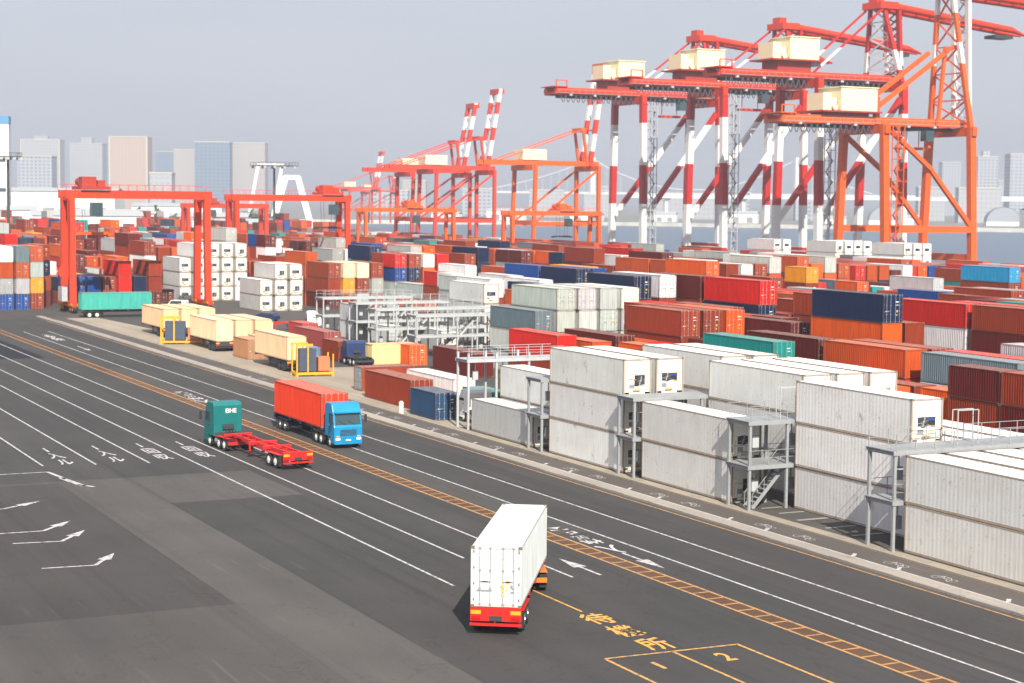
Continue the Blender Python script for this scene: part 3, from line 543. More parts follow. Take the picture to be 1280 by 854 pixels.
('h', 262.3, 301.6, 5.8, 4, 1, 'quayside block', 'topmost orange brown container above a bright red one, near the quay by the orange crane'),
('d', 127.4, 139.0, 7.8, 2, 0, 'second block', 'topmost bright red container right of a bright red one, in red stacks behind the reefers'),
('h', 68.5, 341, 8.7, 0, 0, 'left block', 'topmost rust red container right of a orange brown one, left of the first red gantry'),
('h', 118.4, 489.55, 11.6, 3, 0, 'second block', 'topmost orange container right of a orange brown one, behind the empty grey racks'),
('h', 177.6, 469.75, 8.7, 4, 0, 'fourth block', 'topmost orange brown container right of a grey one, below the red and white cranes'),
('d', 88.0, 385.35, 5.2, 4, 0, 'left block', 'orange brown container under the first red gantry'),
('d2', 116.0, 166.5, 5.2, 1, 0, 'second block', 'dark maroon short container near the grey four-wide wall'),
('d', 183.4, 456.8, 7.8, 4, 0, 'fourth block', 'topmost orange brown container below a teal green one, below the red and white cranes'),
('d', 106.6, 186.3, 5.2, 5, 0, 'second block', 'middle tier grey container near the grey four-wide wall'),
('h', 103.9, 442.7, 8.7, 1, 0, 'second block', 'topmost dark maroon container right of a dark maroon one, behind the empty grey racks'),
('d2', 171.2, 239, 5.2, 0, 0, 'fourth block', 'middle tier rust red short container below the orange crane'),
('d', 172, 301, 7.8, 6, 0, 'fourth block', 'topmost white container left of a orange brown one, below the red and white cranes'),
('h', 123.6, 317, 0, 5, 0, 'second block', 'bottom tier grey container right of a rust red one, behind the empty grey racks'),
('d2', 112.6, 390.9, 10.4, 3, 0, 'second block', 'topmost orange short container behind the empty grey racks'),
('r', 272.9, 338, 8.7, 6, 0, 'quayside block', 'topmost white refrigerated container near the quay by the orange crane, sixth from left'),
('r', 275.8, 338, 8.7, 6, 0, 'quayside block', 'topmost white refrigerated container near the quay by the orange crane, seventh from left'),
('r', 110, 350, 2.9, 6, 0, 'second block', 'middle tier white refrigerated container in the tall reefer stack by the gantry, ninth from left'),
('h', 147.6, 327.2, 8.7, 4, 0, 'third block', 'topmost orange brown container right of a orange one, behind the empty grey racks'),
('h', 120.7, 317, 0, 0, 0, 'second block', 'bottom tier rust red container right of a dark maroon one, behind the empty grey racks'),
('d', 101.0, 442.7, 7.8, 1, 0, 'second block', 'topmost dark maroon container right of a rust red one, behind the empty grey racks'),
('r', 273.8, 362, 8.7, 6, 0, 'quayside block', 'topmost white refrigerated container near the quay by the orange crane, third from left'),
('d', 244.9, 301.6, 5.2, 3, 0, 'quayside block', 'orange container near the quay by the orange crane'),
('h', 166.0, 293.4, 5.8, 0, 0, 'fourth block', 'topmost rust red container right of a blue one, below the red and white cranes'),
('h', 95.2, 365, 5.8, 6, 0, 'second block', 'middle tier white container behind the empty grey racks'),
('r', 268, 362, 5.8, 6, 0, 'quayside block', 'middle tier white refrigerated container near the quay by the orange crane'),
('r', 270.9, 362, 8.7, 6, 0, 'quayside block', 'topmost white refrigerated container near the quay by the orange crane, second from left'),
('r', 276.7, 362, 8.7, 6, 0, 'quayside block', 'topmost white refrigerated container near the quay by the orange crane, fourth from left'),
('d2', 130.2, 320.38, 7.8, 0, 0, 'third block', 'topmost rust red short container right of a navy blue one, behind the empty grey racks'),
('h', 88.0, 424.2, 8.7, 1, 0, 'left block', 'dark maroon container left of the first red gantry'),
('h', 68.5, 341, 5.8, 7, 0, 'left block', 'navy blue container left of the first red gantry'),
('d', 247.8, 301.6, 5.2, 8, 0, 'quayside block', 'blue container near the quay by the orange crane'),
('d2', 183.4, 247.73, 5.2, 12, 0, 'fourth block', 'slate grey short container below the orange crane'),
('h', 88.0, 359.45, 5.8, 3, 0, 'left block', 'orange container under the first red gantry'),
('d2', 121.3, 371.13, 10.4, 8, 0, 'second block', 'topmost blue short container behind the empty grey racks'),
('h', 106.8, 206.55, 5.8, 4, 0, 'second block', 'topmost orange brown container right of a white one, behind the empty grey racks'),
('d', 93.8, 458.1, 10.4, 0, 0, 'left block', 'topmost rust red container right of a rust red one, left of the first red gantry'),
('d', 133.1, 241.5, 7.8, 8, 0, 'third block', 'topmost blue container right of a navy blue one, behind the grey four-wide wall'),
('h', 90.9, 398.3, 5.8, 1, 0, 'left block', 'topmost dark maroon container left of a dark maroon one, under the first red gantry'),
('r', 266.9, 383, 8.7, 6, 0, 'quayside block', 'topmost white refrigerated container right of a white one, near the quay by the striped cranes'),
('h', 117.8, 228, 5.8, 7, 0, 'second block', 'topmost navy blue container left of a grey one, behind the empty grey racks'),
('d2', 106.8, 442.7, 10.4, 4, 0, 'second block', 'orange brown short container behind the empty grey racks'),
('h', 141.8, 327.2, 8.7, 3, 0, 'third block', 'topmost orange container right of a grey one, behind the empty grey racks'),
('h', 177.6, 345.2, 8.7, 12, 0, 'fourth block', 'slate grey container below the red and white cranes'),
('d', 93.8, 424.2, 7.8, 0, 0, 'left block', 'topmost rust red container right of a white one, under the first red gantry'),
]
FAR_BOXES = """r,70.4,71.6,0,6;r,76.2,71.6,2.9,6;r,79.1,71.6,2.9,6;r,70.4,132.6,0,6;d2,95.2,100.9,0,0;d2,98.1,100.9,5.2,4;d,101.3,111.9,2.6,6;d,101.3,126.1,2.6,2;d,101.3,139.2,2.6,0;d,124.5,145.5,2.6,0;d,95.2,150.6,2.6,1;h,106.9,168.3,2.9,0;h,109.8,168.3,2.9,0;h,107,181.2,2.9,0;h,109.9,181.2,5.8,2;h,118.7,187.8,5.8,0;d,121.6,160,5.2,0;d,97.9,186.3,2.6,14;d,103.7,186.3,2.6,5;d,106.6,186.3,2.6,14;h,110.5,190,5.8,0;h,115.3,192,5.8,0;h,104.5,155.5,2.9,1;r,110,350,0,6;h,124.5,243,2.9,0;h,118,247,2.9,0;h,127,258,2.9,0;d,130.2,241.5,5.2,0;d,172,275,7.8,6;d,174.9,275,7.8,6;d,172,288,7.8,6;h,178,262,8.7,6;r,264,383,5.8,6;r,266.9,383,5.8,6;r,270.9,362,5.8,6;r,273.8,362,5.8,6;r,276.7,362,5.8,6;r,270,338,5.8,6;r,272.9,338,5.8,6;r,275.8,338,5.8,6;d,230,385,5.2,5;h,56.9,331,0,8;h,56.9,331,2.9,5;h,56.9,331,5.8,4;h,56.9,331,8.7,6;h,68.5,341,0,1;h,68.5,341,2.9,0;d2,98.1,114,0,0;h,109.7,107.9,5.8,4;d,95.2,120.9,2.6,3;d2,98.1,127,2.6,3;h,118.4,133.8,2.9,0;d2,101,159.7,2.6,3;d2,101,165.8,2.6,2;d2,95.2,178.8,2.6,4;d2,101,172.6,2.6,4;d2,115.5,172.6,5.2,4;d,121.3,172.6,5.2,0;d,98.1,365,0,0;d,98.1,365,2.6,1;d,98.1,365,5.2,0;d,101,365,7.8,4;h,103.9,365,8.7,2;h,109.7,365,8.7,0;h,112.6,365,8.7,6;d,115.5,365,7.8,0;d2,118.4,365,5.2,0;d2,118.4,371.1,5.2,4;d2,121.3,371.1,7.8,4;d,95.2,377.9,5.2,0;h,98.1,377.9,8.7,1;d,103.9,377.9,7.8,2;h,106.8,377.9,8.7,4;h,112.6,377.9,8.7,6;h,115.5,377.9,8.7,4;d2,121.3,377.9,7.8,0;d2,121.3,377.9,10.4,4;d2,121.3,384.1,10.4,4;h,95.2,390.9,5.8,0;h,103.9,390.9,8.7,5;h,106.8,390.9,8.7,4;d2,112.6,397,10.4,6;d,115.5,390.9,10.4,11;d,103.9,429.7,5.2,4;h,98.1,442.7,5.8,1;h,98.1,442.7,8.7,1;d,101,442.7,5.2,0;h,103.9,442.7,5.8,1;d2,106.8,448.8,10.4,6;h,112.6,442.7,8.7,1;d2,115.5,448.8,7.8,3;h,121.3,442.7,8.7,8;h,95.2,455.6,8.7,4;d2,101,455.6,10.4,0;h,103.9,455.6,8.7,5;h,106.8,455.6,8.7,5;d2,109.7,455.6,10.4,7;d2,109.7,461.8,10.4,7;h,115.5,455.6,8.7,3;h,118.4,455.6,8.7,12;d2,121.3,455.6,7.8,6;d2,121.3,461.8,7.8,0;h,95.2,476.6,8.7,11;h,106.8,476.6,8.7,0;h,95.2,489.5,8.7,0;d,103.9,489.5,10.4,1;h,109.7,489.5,8.7,5;h,109.7,489.5,11.6,9;h,112.6,489.5,8.7,0;h,118.4,489.5,8.7,0;d,95.2,502.5,10.4,0;d,98.1,502.5,10.4,5;h,106.8,502.5,11.6,8;d,115.5,502.5,10.4,1;d,98.1,515.4,10.4,4;h,103.9,515.4,11.6,2;d,121.3,515.4,10.4,4;h,114.9,330,0,5;h,114.9,330,2.9,6;d,117.8,330,0,4;d,117.8,330,2.6,0;d,117.8,330,5.2,4;d,114.9,342.9,2.6,4;d,114.9,342.9,5.2,0;d,117.8,342.9,5.2,4;d,114.9,355.9,2.6,0;d,114.9,355.9,5.2,4;h,138.9,189.7,5.8,4;h,141.8,189.7,5.8,0;h,144.7,189.7,5.8,6;d,150.5,189.7,5.2,4;h,141.8,202.6,5.8,4;h,144.7,202.6,5.8,2;h,150.5,202.6,5.8,5;h,150.5,223.6,5.8,12;h,144.7,236.5,5.8,4;d,136,249.5,7.8,11;h,147.6,262.4,5.8,0;d,136,275.4,5.2,4;d2,130.2,288.3,0,7;d2,130.2,288.3,2.6,0;d2,130.2,288.3,5.2,6;d2,133.1,307.4,2.6,4;h,136,301.3,2.9,6;h,144.7,301.3,2.9,4;d2,147.6,307.4,5.2,7;d,133.1,314.2,2.6,7;d,136,314.2,2.6,4;d,136,314.2,5.2,3;d2,138.9,314.2,5.2,2;d2,138.9,320.4,7.8,11;d2,144.7,320.4,7.8,0;h,147.6,314.2,5.8,7;h,130.2,327.2,5.8,9;d,133.1,327.2,7.8,5;d,136,327.2,7.8,0;d2,144.7,327.2,7.8,0;d,130.2,348.1,5.2,0;d2,133.1,348.1,7.8,6;d2,133.1,354.3,7.8,4;d,136,348.1,7.8,1;h,138.9,348.1,8.7,8;d2,141.8,348.1,7.8,7;h,133.1,374,5.8,7;d,136,387,5.2,5;h,133.1,399.9,5.8,4;h,133.1,399.9,8.7,2;d,138.9,399.9,5.2,0;d,147.6,399.9,5.2,4;h,138.9,412.9,5.8,6;h,138.9,412.9,8.7,6;h,141.8,412.9,5.8,6;d2,144.7,412.9,5.2,4;d2,147.6,412.9,5.2,3;d2,147.6,419,7.8,1;d,150.5,412.9,7.8,1;h,144.7,425.8,5.8,3;d2,150.5,425.8,7.8,4;d2,150.5,432,7.8,4;h,150.5,438.8,5.8,1;d2,136,485.6,7.8,4;d2,136,491.8,7.8,14;d,147.6,485.6,7.8,4;h,130.2,524.5,8.7,0;d2,133.1,524.5,7.8,6;d2,133.1,530.6,7.8,14;d2,136,524.5,7.8,3;d2,136,530.6,7.8,4;d,141.8,524.5,7.8,7;h,144.7,524.5,8.7,0;d,147.6,524.5,7.8,4;d,136,537.4,7.8,3;d,138.9,537.4,7.8,6;d2,141.8,537.4,7.8,4;d,144.7,537.4,7.8,6;d,150.5,537.4,7.8,4;h,138.9,550.4,8.7,2;h,141.8,550.4,8.7,9;d,144.7,550.4,7.8,0;h,147.6,550.4,8.7,1;h,166,168.8,5.8,12;d2,166,181.8,5.2,9;d2,166,187.9,5.2,1;d2,168.9,181.8,5.2,4;d2,168.9,187.9,5.2,0;d,171.8,181.8,5.2,5;d,174.7,181.8,5.2,7;h,177.6,181.8,5.8,0;h,180.5,181.8,5.8,3;d2,171.8,194.7,5.2,0;h,177.6,194.7,5.8,5;d2,189.2,207.7,5.2,4;d2,189.2,213.8,5.2,6;h,171.8,220.6,2.9,1;h,174.7,220.6,2.9,7;h,177.6,220.6,2.9,1;d,174.7,241.6,5.2,2;d2,183.4,241.6,2.6,5;d2,186.3,241.6,2.6,1;d,189.2,241.6,2.6,0;d2,166,254.5,5.2,1;d2,171.8,260.7,7.8,0;h,174.7,254.5,5.8,4;h,180.5,254.5,5.8,0;d,183.4,254.5,7.8,3;h,186.3,254.5,5.8,3;d,189.2,254.5,5.2,4;d,166,267.5,5.2,2;h,189.2,267.5,8.7,6;d2,166,280.4,5.2,0;d2,166,286.6,5.2,4;d2,180.5,280.4,7.8,1;d2,180.5,286.6,7.8,4;d,166,306.3,5.2,1;h,168.9,306.3,5.8,1;d2,166,319.3,5.2,0;d2,166,325.4,5.2,0;d2,168.9,319.3,5.2,9;d2,168.9,325.4,5.2,3;d2,166,332.2,5.2,3;d2,166,338.4,5.2,5;d2,168.9,332.2,5.2,9;d2,168.9,332.2,7.8,3;d2,168.9,338.4,7.8,6;d,171.8,332.2,7.8,0;d,189.2,332.2,7.8,4;d,166,345.2,5.2,4;d,166,345.2,7.8,4;d2,168.9,345.2,7.8,6;d2,168.9,351.3,7.8,4;d,171.8,345.2,7.8,1;d2,174.7,345.2,7.8,4;d2,174.7,351.3,7.8,4;h,183.4,345.2,8.7,1;d,189.2,345.2,7.8,1;d,171.8,366.1,7.8,6;d2,180.5,366.1,7.8,4;d,183.4,366.1,7.8,0;d2,186.3,372.3,7.8,0;h,166,405,5.8,2;h,166,430.9,5.8,0;h,183.4,430.9,5.8,3;h,180.5,443.8,5.8,0;d,186.3,443.8,5.2,3;d2,168.9,456.8,7.8,1;d2,168.9,462.9,7.8,4;h,174.7,456.8,5.8,4;d2,189.2,462.9,5.2,4;h,177.6,469.7,5.8,4;d2,186.3,475.9,5.2,0;h,166,490.7,5.8,6;h,180.5,490.7,5.8,6;h,186.3,490.7,5.8,0;h,180.5,503.6,5.8,4;d2,183.4,529.5,5.2,1;d2,183.4,535.7,5.2,4;h,180.5,542.5,5.8,3;d,189.2,555.4,5.2,3;h,177.6,568.4,5.8,2;h,166,581.3,5.8,6;h,186.3,581.3,5.8,4;d,174.7,594.3,5.2,0;h,206.9,211.8,5.8,5;d,209.8,237.7,2.6,5;h,224.3,237.7,2.9,0;d,204,250.6,2.6,4;d,206.9,250.6,2.6,8;d,215.6,250.6,2.6,6;h,218.5,250.6,2.9,4;d2,227.2,250.6,5.2,4;h,206.9,271.6,2.9,1;d2,209.8,271.6,2.6,9;d,212.7,271.6,2.6,6;h,215.6,271.6,2.9,1;d,227.2,271.6,2.6,1;h,215.6,284.5,2.9,2;h,218.5,284.5,2.9,4;h,221.4,284.5,2.9,7;d,224.3,284.5,5.2,1;h,221.4,297.5,5.8,0;h,206.9,323.4,5.8,14;h,224.3,323.4,5.8,4;d,212.7,336.3,5.2,6;d,221.4,362.2,5.2,9;d2,224.3,362.2,5.2,0;d2,224.3,368.4,5.2,1;d,227.2,362.2,5.2,0;d,224.3,375.2,5.2,1;h,227.2,396.1,5.8,2;h,221.4,409.1,5.8,14;h,224.3,409.1,5.8,4;h,227.2,409.1,5.8,4;h,227.2,422,5.8,2;h,209.8,435,5.8,4;h,218.5,435,5.8,0;h,221.4,435,5.8,4;h,224.3,435,5.8,0;d2,204,454.1,5.2,4;h,218.5,447.9,5.8,12;d,204,460.9,5.2,4;h,215.6,460.9,5.8,6;h,227.2,460.9,5.8,1;d2,204,473.8,5.2,4;d2,204,480,5.2,4;d,212.7,473.8,5.2,1;d,215.6,473.8,5.2,0;h,218.5,473.8,5.8,7;h,224.3,473.8,5.8,2;d,204,486.8,5.2,2;d,206.9,486.8,5.2,9;d,209.8,486.8,5.2,0;h,212.7,486.8,5.8,9;h,215.6,486.8,5.8,1;h,227.2,486.8,5.8,0;d,204,499.7,5.2,6;d,206.9,499.7,5.2,4;d,209.8,499.7,5.2,0;d,212.7,499.7,5.2,6;h,218.5,499.7,5.8,0;h,221.4,499.7,5.8,5;h,224.3,499.7,5.8,1;d2,204,520.7,5.2,1;d2,204,526.8,5.2,0;d,206.9,520.7,5.2,4;d,209.8,520.7,5.2,6;d,212.7,520.7,5.2,4;d,215.6,520.7,5.2,4;h,218.5,520.7,5.8,12;h,221.4,520.7,5.8,0;h,227.2,520.7,5.8,8;d2,204,533.6,5.2,2;d,209.8,533.6,5.2,4;h,212.7,533.6,5.8,4;h,215.6,533.6,5.8,3;h,221.4,533.6,5.8,0;h,209.8,546.6,5.8,0;h,212.7,546.6,5.8,1;h,218.5,546.6,5.8,0;d2,209.8,565.7,5.2,4;d2,204,572.5,5.2,4;d2,204,578.6,5.2,3;d2,206.9,572.5,5.2,6;d2,206.9,578.6,5.2,7;h,209.8,572.5,5.8,0;h,212.7,572.5,5.8,14;h,221.4,572.5,5.8,1;h,227.2,572.5,5.8,9;d2,204,585.4,5.2,4;d2,204,591.6,5.2,2;h,206.9,585.4,5.8,4;h,209.8,585.4,5.8,3;h,215.6,585.4,5.8,0;h,227.2,585.4,5.8,12;h,204,598.4,5.8,9;h,206.9,598.4,5.8,0;h,221.4,598.4,5.8,6;h,227.2,598.4,5.8,1;d,206.9,611.4,5.2,0;h,209.8,611.4,5.8,4;h,212.7,611.4,5.8,7;h,218.5,611.4,5.8,5;h,221.4,611.4,5.8,0;h,224.3,611.4,5.8,4;h,227.2,611.4,5.8,0;d,209.8,624.3,5.2,2;h,221.4,624.3,5.8,4;h,224.3,624.3,5.8,4;h,244.9,254.7,2.9,0;d,242,267.7,5.2,4;d2,244.9,267.7,2.6,1;d2,244.9,267.7,5.2,0;h,247.8,267.7,5.8,3;h,256.5,267.7,5.8,8;d,242,280.6,2.6,9;h,244.9,280.6,5.8,2;d,250.7,280.6,5.2,2;h,253.6,280.6,5.8,14;h,259.4,280.6,5.8,2;d,242,301.6,5.2,2;d,244.9,301.6,2.6,0;d,247.8,301.6,2.6,4;d2,250.7,301.6,5.2,1;d2,250.7,307.7,5.2,4;d,253.6,301.6,5.2,4;d,256.5,301.6,5.2,9;d,259.4,301.6,5.2,1;d2,242,314.5,5.2,2;d2,242,320.7,5.2,0;d,244.9,314.5,5.2,4;d,247.8,314.5,5.2,4;h,253.6,314.5,5.8,3;d2,256.5,314.5,5.2,0;d,259.4,314.5,5.2,3;d,262.3,314.5,5.2,3;d2,242,327.5,5.2,2;d,244.9,327.5,5.2,7;d2,247.8,327.5,5.2,0;d2,247.8,333.6,5.2,0;d2,250.7,327.5,5.2,9;d2,250.7,333.6,5.2,0;d2,253.6,327.5,5.2,4;d2,253.6,333.6,5.2,4;h,256.5,327.5,5.8,6;h,259.4,327.5,5.8,6;h,247.8,340.4,5.8,4;d,250.7,340.4,5.2,3;d2,253.6,340.4,5.2,0;d2,253.6,346.6,5.2,4;d,256.5,340.4,5.2,4;d,259.4,340.4,5.2,2;h,262.3,340.4,5.8,12;h,242,353.4,5.8,0;h,247.8,353.4,5.8,0;d,259.4,353.4,5.2,0;d2,262.3,353.4,5.2,4;h,242,366.3,5.8,0;h,253.6,366.3,5.8,5;h,242,379.3,5.8,6;h,247.8,379.3,5.8,0;h,259.4,379.3,5.8,2;d,244.9,392.2,5.2,5;d,244.9,405.2,5.2,0;h,256.5,405.2,5.8,4;d,250.7,426.1,5.2,4;d,256.5,426.1,5.2,8;d,244.9,439.1,5.2,7;d,247.8,439.1,5.2,3;h,250.7,439.1,5.8,2;h,253.6,439.1,5.8,1;h,242,452,5.8,0;d2,244.9,452,5.2,0;d,247.8,452,5.2,0;d,250.7,452,5.2,0;h,262.3,452,5.8,3;h,244.9,465,5.8,4;h,247.8,465,5.8,1;d2,253.6,465,5.2,4;d2,253.6,471.1,5.2,3;h,256.5,465,5.8,4;d,242,477.9,5.2,4;d,244.9,477.9,5.2,3;h,247.8,477.9,5.8,3;h,253.6,477.9,5.8,1;h,256.5,477.9,5.8,1;h,262.3,477.9,5.8,0;d,242,490.9,5.2,4;d,244.9,490.9,5.2,4;h,247.8,490.9,5.8,3;h,262.3,490.9,5.8,0;h,244.9,503.8,5.8,4;d2,250.7,510,5.2,3;h,253.6,503.8,5.8,1;h,256.5,503.8,5.8,1;h,259.4,503.8,5.8,3;h,262.3,503.8,5.8,4;h,244.9,516.8,5.8,11;h,259.4,516.8,5.8,4;d,242,529.7,5.2,0;d2,244.9,529.7,5.2,1;d2,244.9,535.9,5.2,0;d,247.8,529.7,5.2,0;h,250.7,529.7,5.8,0;h,256.5,529.7,5.8,6;h,262.3,529.7,5.8,4;d2,242,550.7,5.2,6;d2,242,556.8,5.2,6;d,244.9,550.7,5.2,0;h,247.8,550.7,5.8,4;d,250.7,550.7,5.2,0;d2,253.6,550.7,5.2,4;d,256.5,550.7,5.2,5;d,242,563.6,5.2,2;h,247.8,563.6,5.8,1;h,250.7,563.6,5.8,12;d2,256.5,563.6,5.2,4;d2,259.4,563.6,5.2,2;d,262.3,563.6,5.2,4;d,242,576.6,5.2,3;d,247.8,576.6,5.2,0;h,250.7,576.6,5.8,6;h,262.3,576.6,5.8,0;h,242,589.5,5.8,2;d,244.9,589.5,5.2,2;d,247.8,589.5,5.2,4;h,250.7,589.5,5.8,4;d,242,602.5,5.2,0;d,244.9,602.5,5.2,4;h,247.8,602.5,5.8,4;h,253.6,602.5,5.8,4;h,256.5,602.5,5.8,1;h,262.3,602.5,5.8,0;h,242,615.5,5.8,5;d,247.8,615.5,5.2,2;h,262.3,615.5,5.8,4;h,242,628.4,5.8,12;h,247.8,628.4,5.8,3;h,250.7,628.4,5.8,14;h,256.5,628.4,5.8,6;d2,73.5,346.5,0,4;d2,73.5,346.5,2.6,7;d2,73.5,352.6,0,0;d2,73.5,352.6,2.6,4;h,76.4,346.5,2.9,11;h,88,346.5,2.9,0;d,73.5,359.4,2.6,4;d,73.5,359.4,5.2,6;d2,79.3,359.4,2.6,9;d2,79.3,365.6,2.6,4;d2,82.2,359.4,2.6,1;d2,82.2,365.6,2.6,7;h,88,359.4,2.9,6;h,93.8,359.4,2.9,9;d,76.4,372.4,2.6,4;d2,79.3,372.4,2.6,6;d2,79.3,378.5,2.6,3;h,82.2,372.4,2.9,1;h,85.1,372.4,2.9,5;h,88,372.4,2.9,4;h,93.8,372.4,2.9,4;h,79.3,385.3,2.9,4;d,82.2,385.3,2.6,4;d,82.2,385.3,5.2,2;d,85.1,385.3,5.2,1;d,90.9,385.3,5.2,4;d2,93.8,391.5,5.2,2;h,76.4,398.3,8.7,7;h,79.3,398.3,8.7,1;d2,82.2,398.3,5.2,4;d2,88,398.3,5.2,7;d2,88,404.4,5.2,4;d2,93.8,398.3,5.2,4;d2,93.8,404.4,5.2,2;h,90.9,411.2,5.8,2;h,76.4,424.2,11.6,5;d2,79.3,424.2,10.4,4;h,82.2,424.2,8.7,12;h,85.1,424.2,5.8,3;h,85.1,424.2,8.7,4;d,90.9,424.2,7.8,6;h,85.1,437.1,8.7,2;h,88,437.1,8.7,4;h,93.8,437.1,8.7,4;h,88,458.1,8.7,4;h,90.9,458.1,8.7,11;h,59.7,346,8.7,4;d2,62.6,358.9,10.4,1;d2,62.6,365.1,10.4,0;d,62.6,371.9,10.4,6;d2,68.4,378,10.4,9;h,90.6,528.9,8.7,0;h,93.5,528.9,8.7,4;d2,93.5,541.8,10.4,6;d2,93.5,547.9,10.4,7;h,93.5,554.8,11.6,5;h,115.8,631.8,8.7,4;h,127.4,631.8,8.7,0;d,133.2,631.8,7.8,4;h,136.1,631.8,8.7,2;d,115.8,657.7,7.8,2;h,130.3,670.7,8.7,0;h,139,670.7,5.8,14;h,127.4,691.6,8.7,4;h,136.1,691.6,8.7,7"""
COLS = [(0.25, 0.034, 0.011), (0.11, 0.011, 0.009), (0.52, 0.014, 0.008), (0.66, 0.095, 0.01), (0.46, 0.07, 0.013), (0.38, 0.4, 0.39), (0.7, 0.7, 0.675), (0.006, 0.017, 0.055), (0.008, 0.055, 0.25), (0.004, 0.24, 0.22), (0.8, 0.62, 0.4), (0.85, 0.3, 0.008), (0.13, 0.18, 0.22), (0.012, 0.25, 0.48), (0.47, 0.5, 0.49), (0.018, 0.055, 0.13)]
# ------------------------------------------------------------ containers
CW = 2.438
def corr_wall(b, x, s, L_, z0, z1, pitch, dep):
    """corrugated side wall in the plane x; s is the outward direction"""
    n = int((L_-.3)/pitch); y = (L_-n*pitch)/2; P = []
    for i in range(n):
        for dy, k in ((0, 0), (pitch*.25, 0), (pitch*.5, 1), (pitch*.75, 1)): P.append((x - s*dep*k, y+dy))
        y += pitch
    P.append((x, y)); P = [(x, .1)] + P + [(x, L_-.1)]
    k = len(b.v)
    for px, py in P: b.v += [(px, py, z0), (px, py, z1)]
    for i in range(len(P)-1): b.f.append((k+2*i, k+2*i+2, k+2*i+3, k+2*i+1)); b.m.append(0)
def corr_end(b, y, s, z0, z1, pitch, dep):
    n = int((CW-.3)/pitch); x = (CW-n*pitch)/2; P = [(.1, y)]
    for i in range(n):
        for dx, k in ((0, 0), (pitch*.25, 0), (pitch*.5, 1), (pitch*.75, 1)): P.append((x+dx, y-s*dep*k))
        x += pitch
    P += [(x, y), (CW-.1, y)]; k = len(b.v)
    for px, py in P: b.v += [(px, py, z0), (px, py, z1)]
    for i in range(len(P)-1): b.f.append((k+2*i, k+2*i+2, k+2*i+3, k+2*i+1)); b.m.append(0)
def body_mb(kind, L_, h, blind=False):
    b = MB(); re = kind == 'r'
    pitch, dep = (.36, .005) if re else (.278, .04)
    corr_wall(b, .03, -1, L_, .16, h-.1, pitch, dep); corr_wall(b, CW-.03, 1, L_, .16, h-.1, pitch, dep)
    if re: b.quad([(.05, L_-.03, .1), (CW-.05, L_-.03, .1), (CW-.05, L_-.03, h-.1), (.05, L_-.03, h-.1)])
    else: corr_end(b, L_-.03, 1, .16, h-.1, .278, .03)
    if blind: corr_end(b, .03, -1, .16, h-.1, .278, .03)
    # roof, cross ribs
    n = 22 if L_ > 8 else 11; st = (L_-.3)/n; y = .15; k = len(b.v); P = [(.08, h-.03)]
    for i in range(n): P += [(y, h-.03), (y+st*.45, h-.03), (y+st*.5, h-.05), (y+st*.95, h-.05)]; y += st
    P.append((L_-.08, h-.03))
    for py, z in P: b.v += [(.06, py, z), (CW-.06, py, z)]
    for i in range(len(P)-1): b.f.append((k+2*i, k+2*i+2, k+2*i+3, k+2*i+1)); b.m.append(0)
    b.quad([(.05,.05,.12),(CW-.05,.05,.12),(CW-.05,L_-.05,.12),(.05,L_-.05,.12)])
    return b
def frame_mb(kind, L_, h):
    b = MB(); re = kind == 'r'; p = .11
    for x in (0, CW-p):
        for y in (0, L_-p): b.box(x, x+p, y, y+p, .12, h-.12)
        b.box(x+.01, x+p-.01, p, L_-p, .02, .15); b.box(x+.02, x+.075, p, L_-p, h-.1, h-.02)
    for y in (0, L_-p): b.box(p, CW-p, y+.01, y+p-.01, .02, .16); b.box(p, CW-p, y+.01, y+p-.01, h-.13, h-.02)
    for x in (-.004, CW-.174):
        for y in (-.004, L_-.156):
            for z in (0, h-.12): b.box(x, x+.178, y, y+.16, z, z+.12, 1)
    return b
def door_mb(side, h):
    b = MB(); x0 = .11 if side == 0 else CW/2+.005; x1 = CW/2-.005 if side == 0 else CW-.11
    b.box(x0, x1, .035, .085, .17, h-.14)
    for i in range(4): z = .35+i*(h-.65)/3.4; b.box(x0+.09, x1-.09, .022, .034, z, z+(h-.65)/4.6)
    for i in range(4): z = .3+i*(h-.6)/3; xx = x0 if side == 0 else x1-.06; b.box(xx, xx+.06, .0, .034, z, z+.12, 1)
    lx = x0+.62 if side == 0 else x0+.2
    if side == 1:
        b.box(lx+.1, lx+.5, .018, .0215, h*.72, h*.72+.1, 2); b.box(lx+.22, lx+.5, .018, .0215, h*.62, h*.62+.06, 2); b.box(lx+.25, lx+.42, .018, .0215, h*.38, h*.38+.2, 3); b.box(lx+.25, lx+.36, .018, .0215, h*.26, h*.26+.12, 3)
    else: b.box(x0+.15, x0+.55, .018, .0215, h*.40, h*.40+.06, 2)
    return b
def bar_mb(side, h, i):
    b = MB(); x0 = (.11, CW/2)[side]; x = x0 + (.32, .82)[i]
    b.cyl((x, -.0, .06), (x, -.0, h-.04), .022, 6)
    for z in (.1, h*.3, h*.6, h-.1): b.box(x-.06, x+.06, -.02, .03, z, z+.07)
    b.box(x-.02 if i == 0 else x-.38, x+.38 if i == 0 else x+.02, -.035, -.012, h*.42, h*.42+.035)
    return b
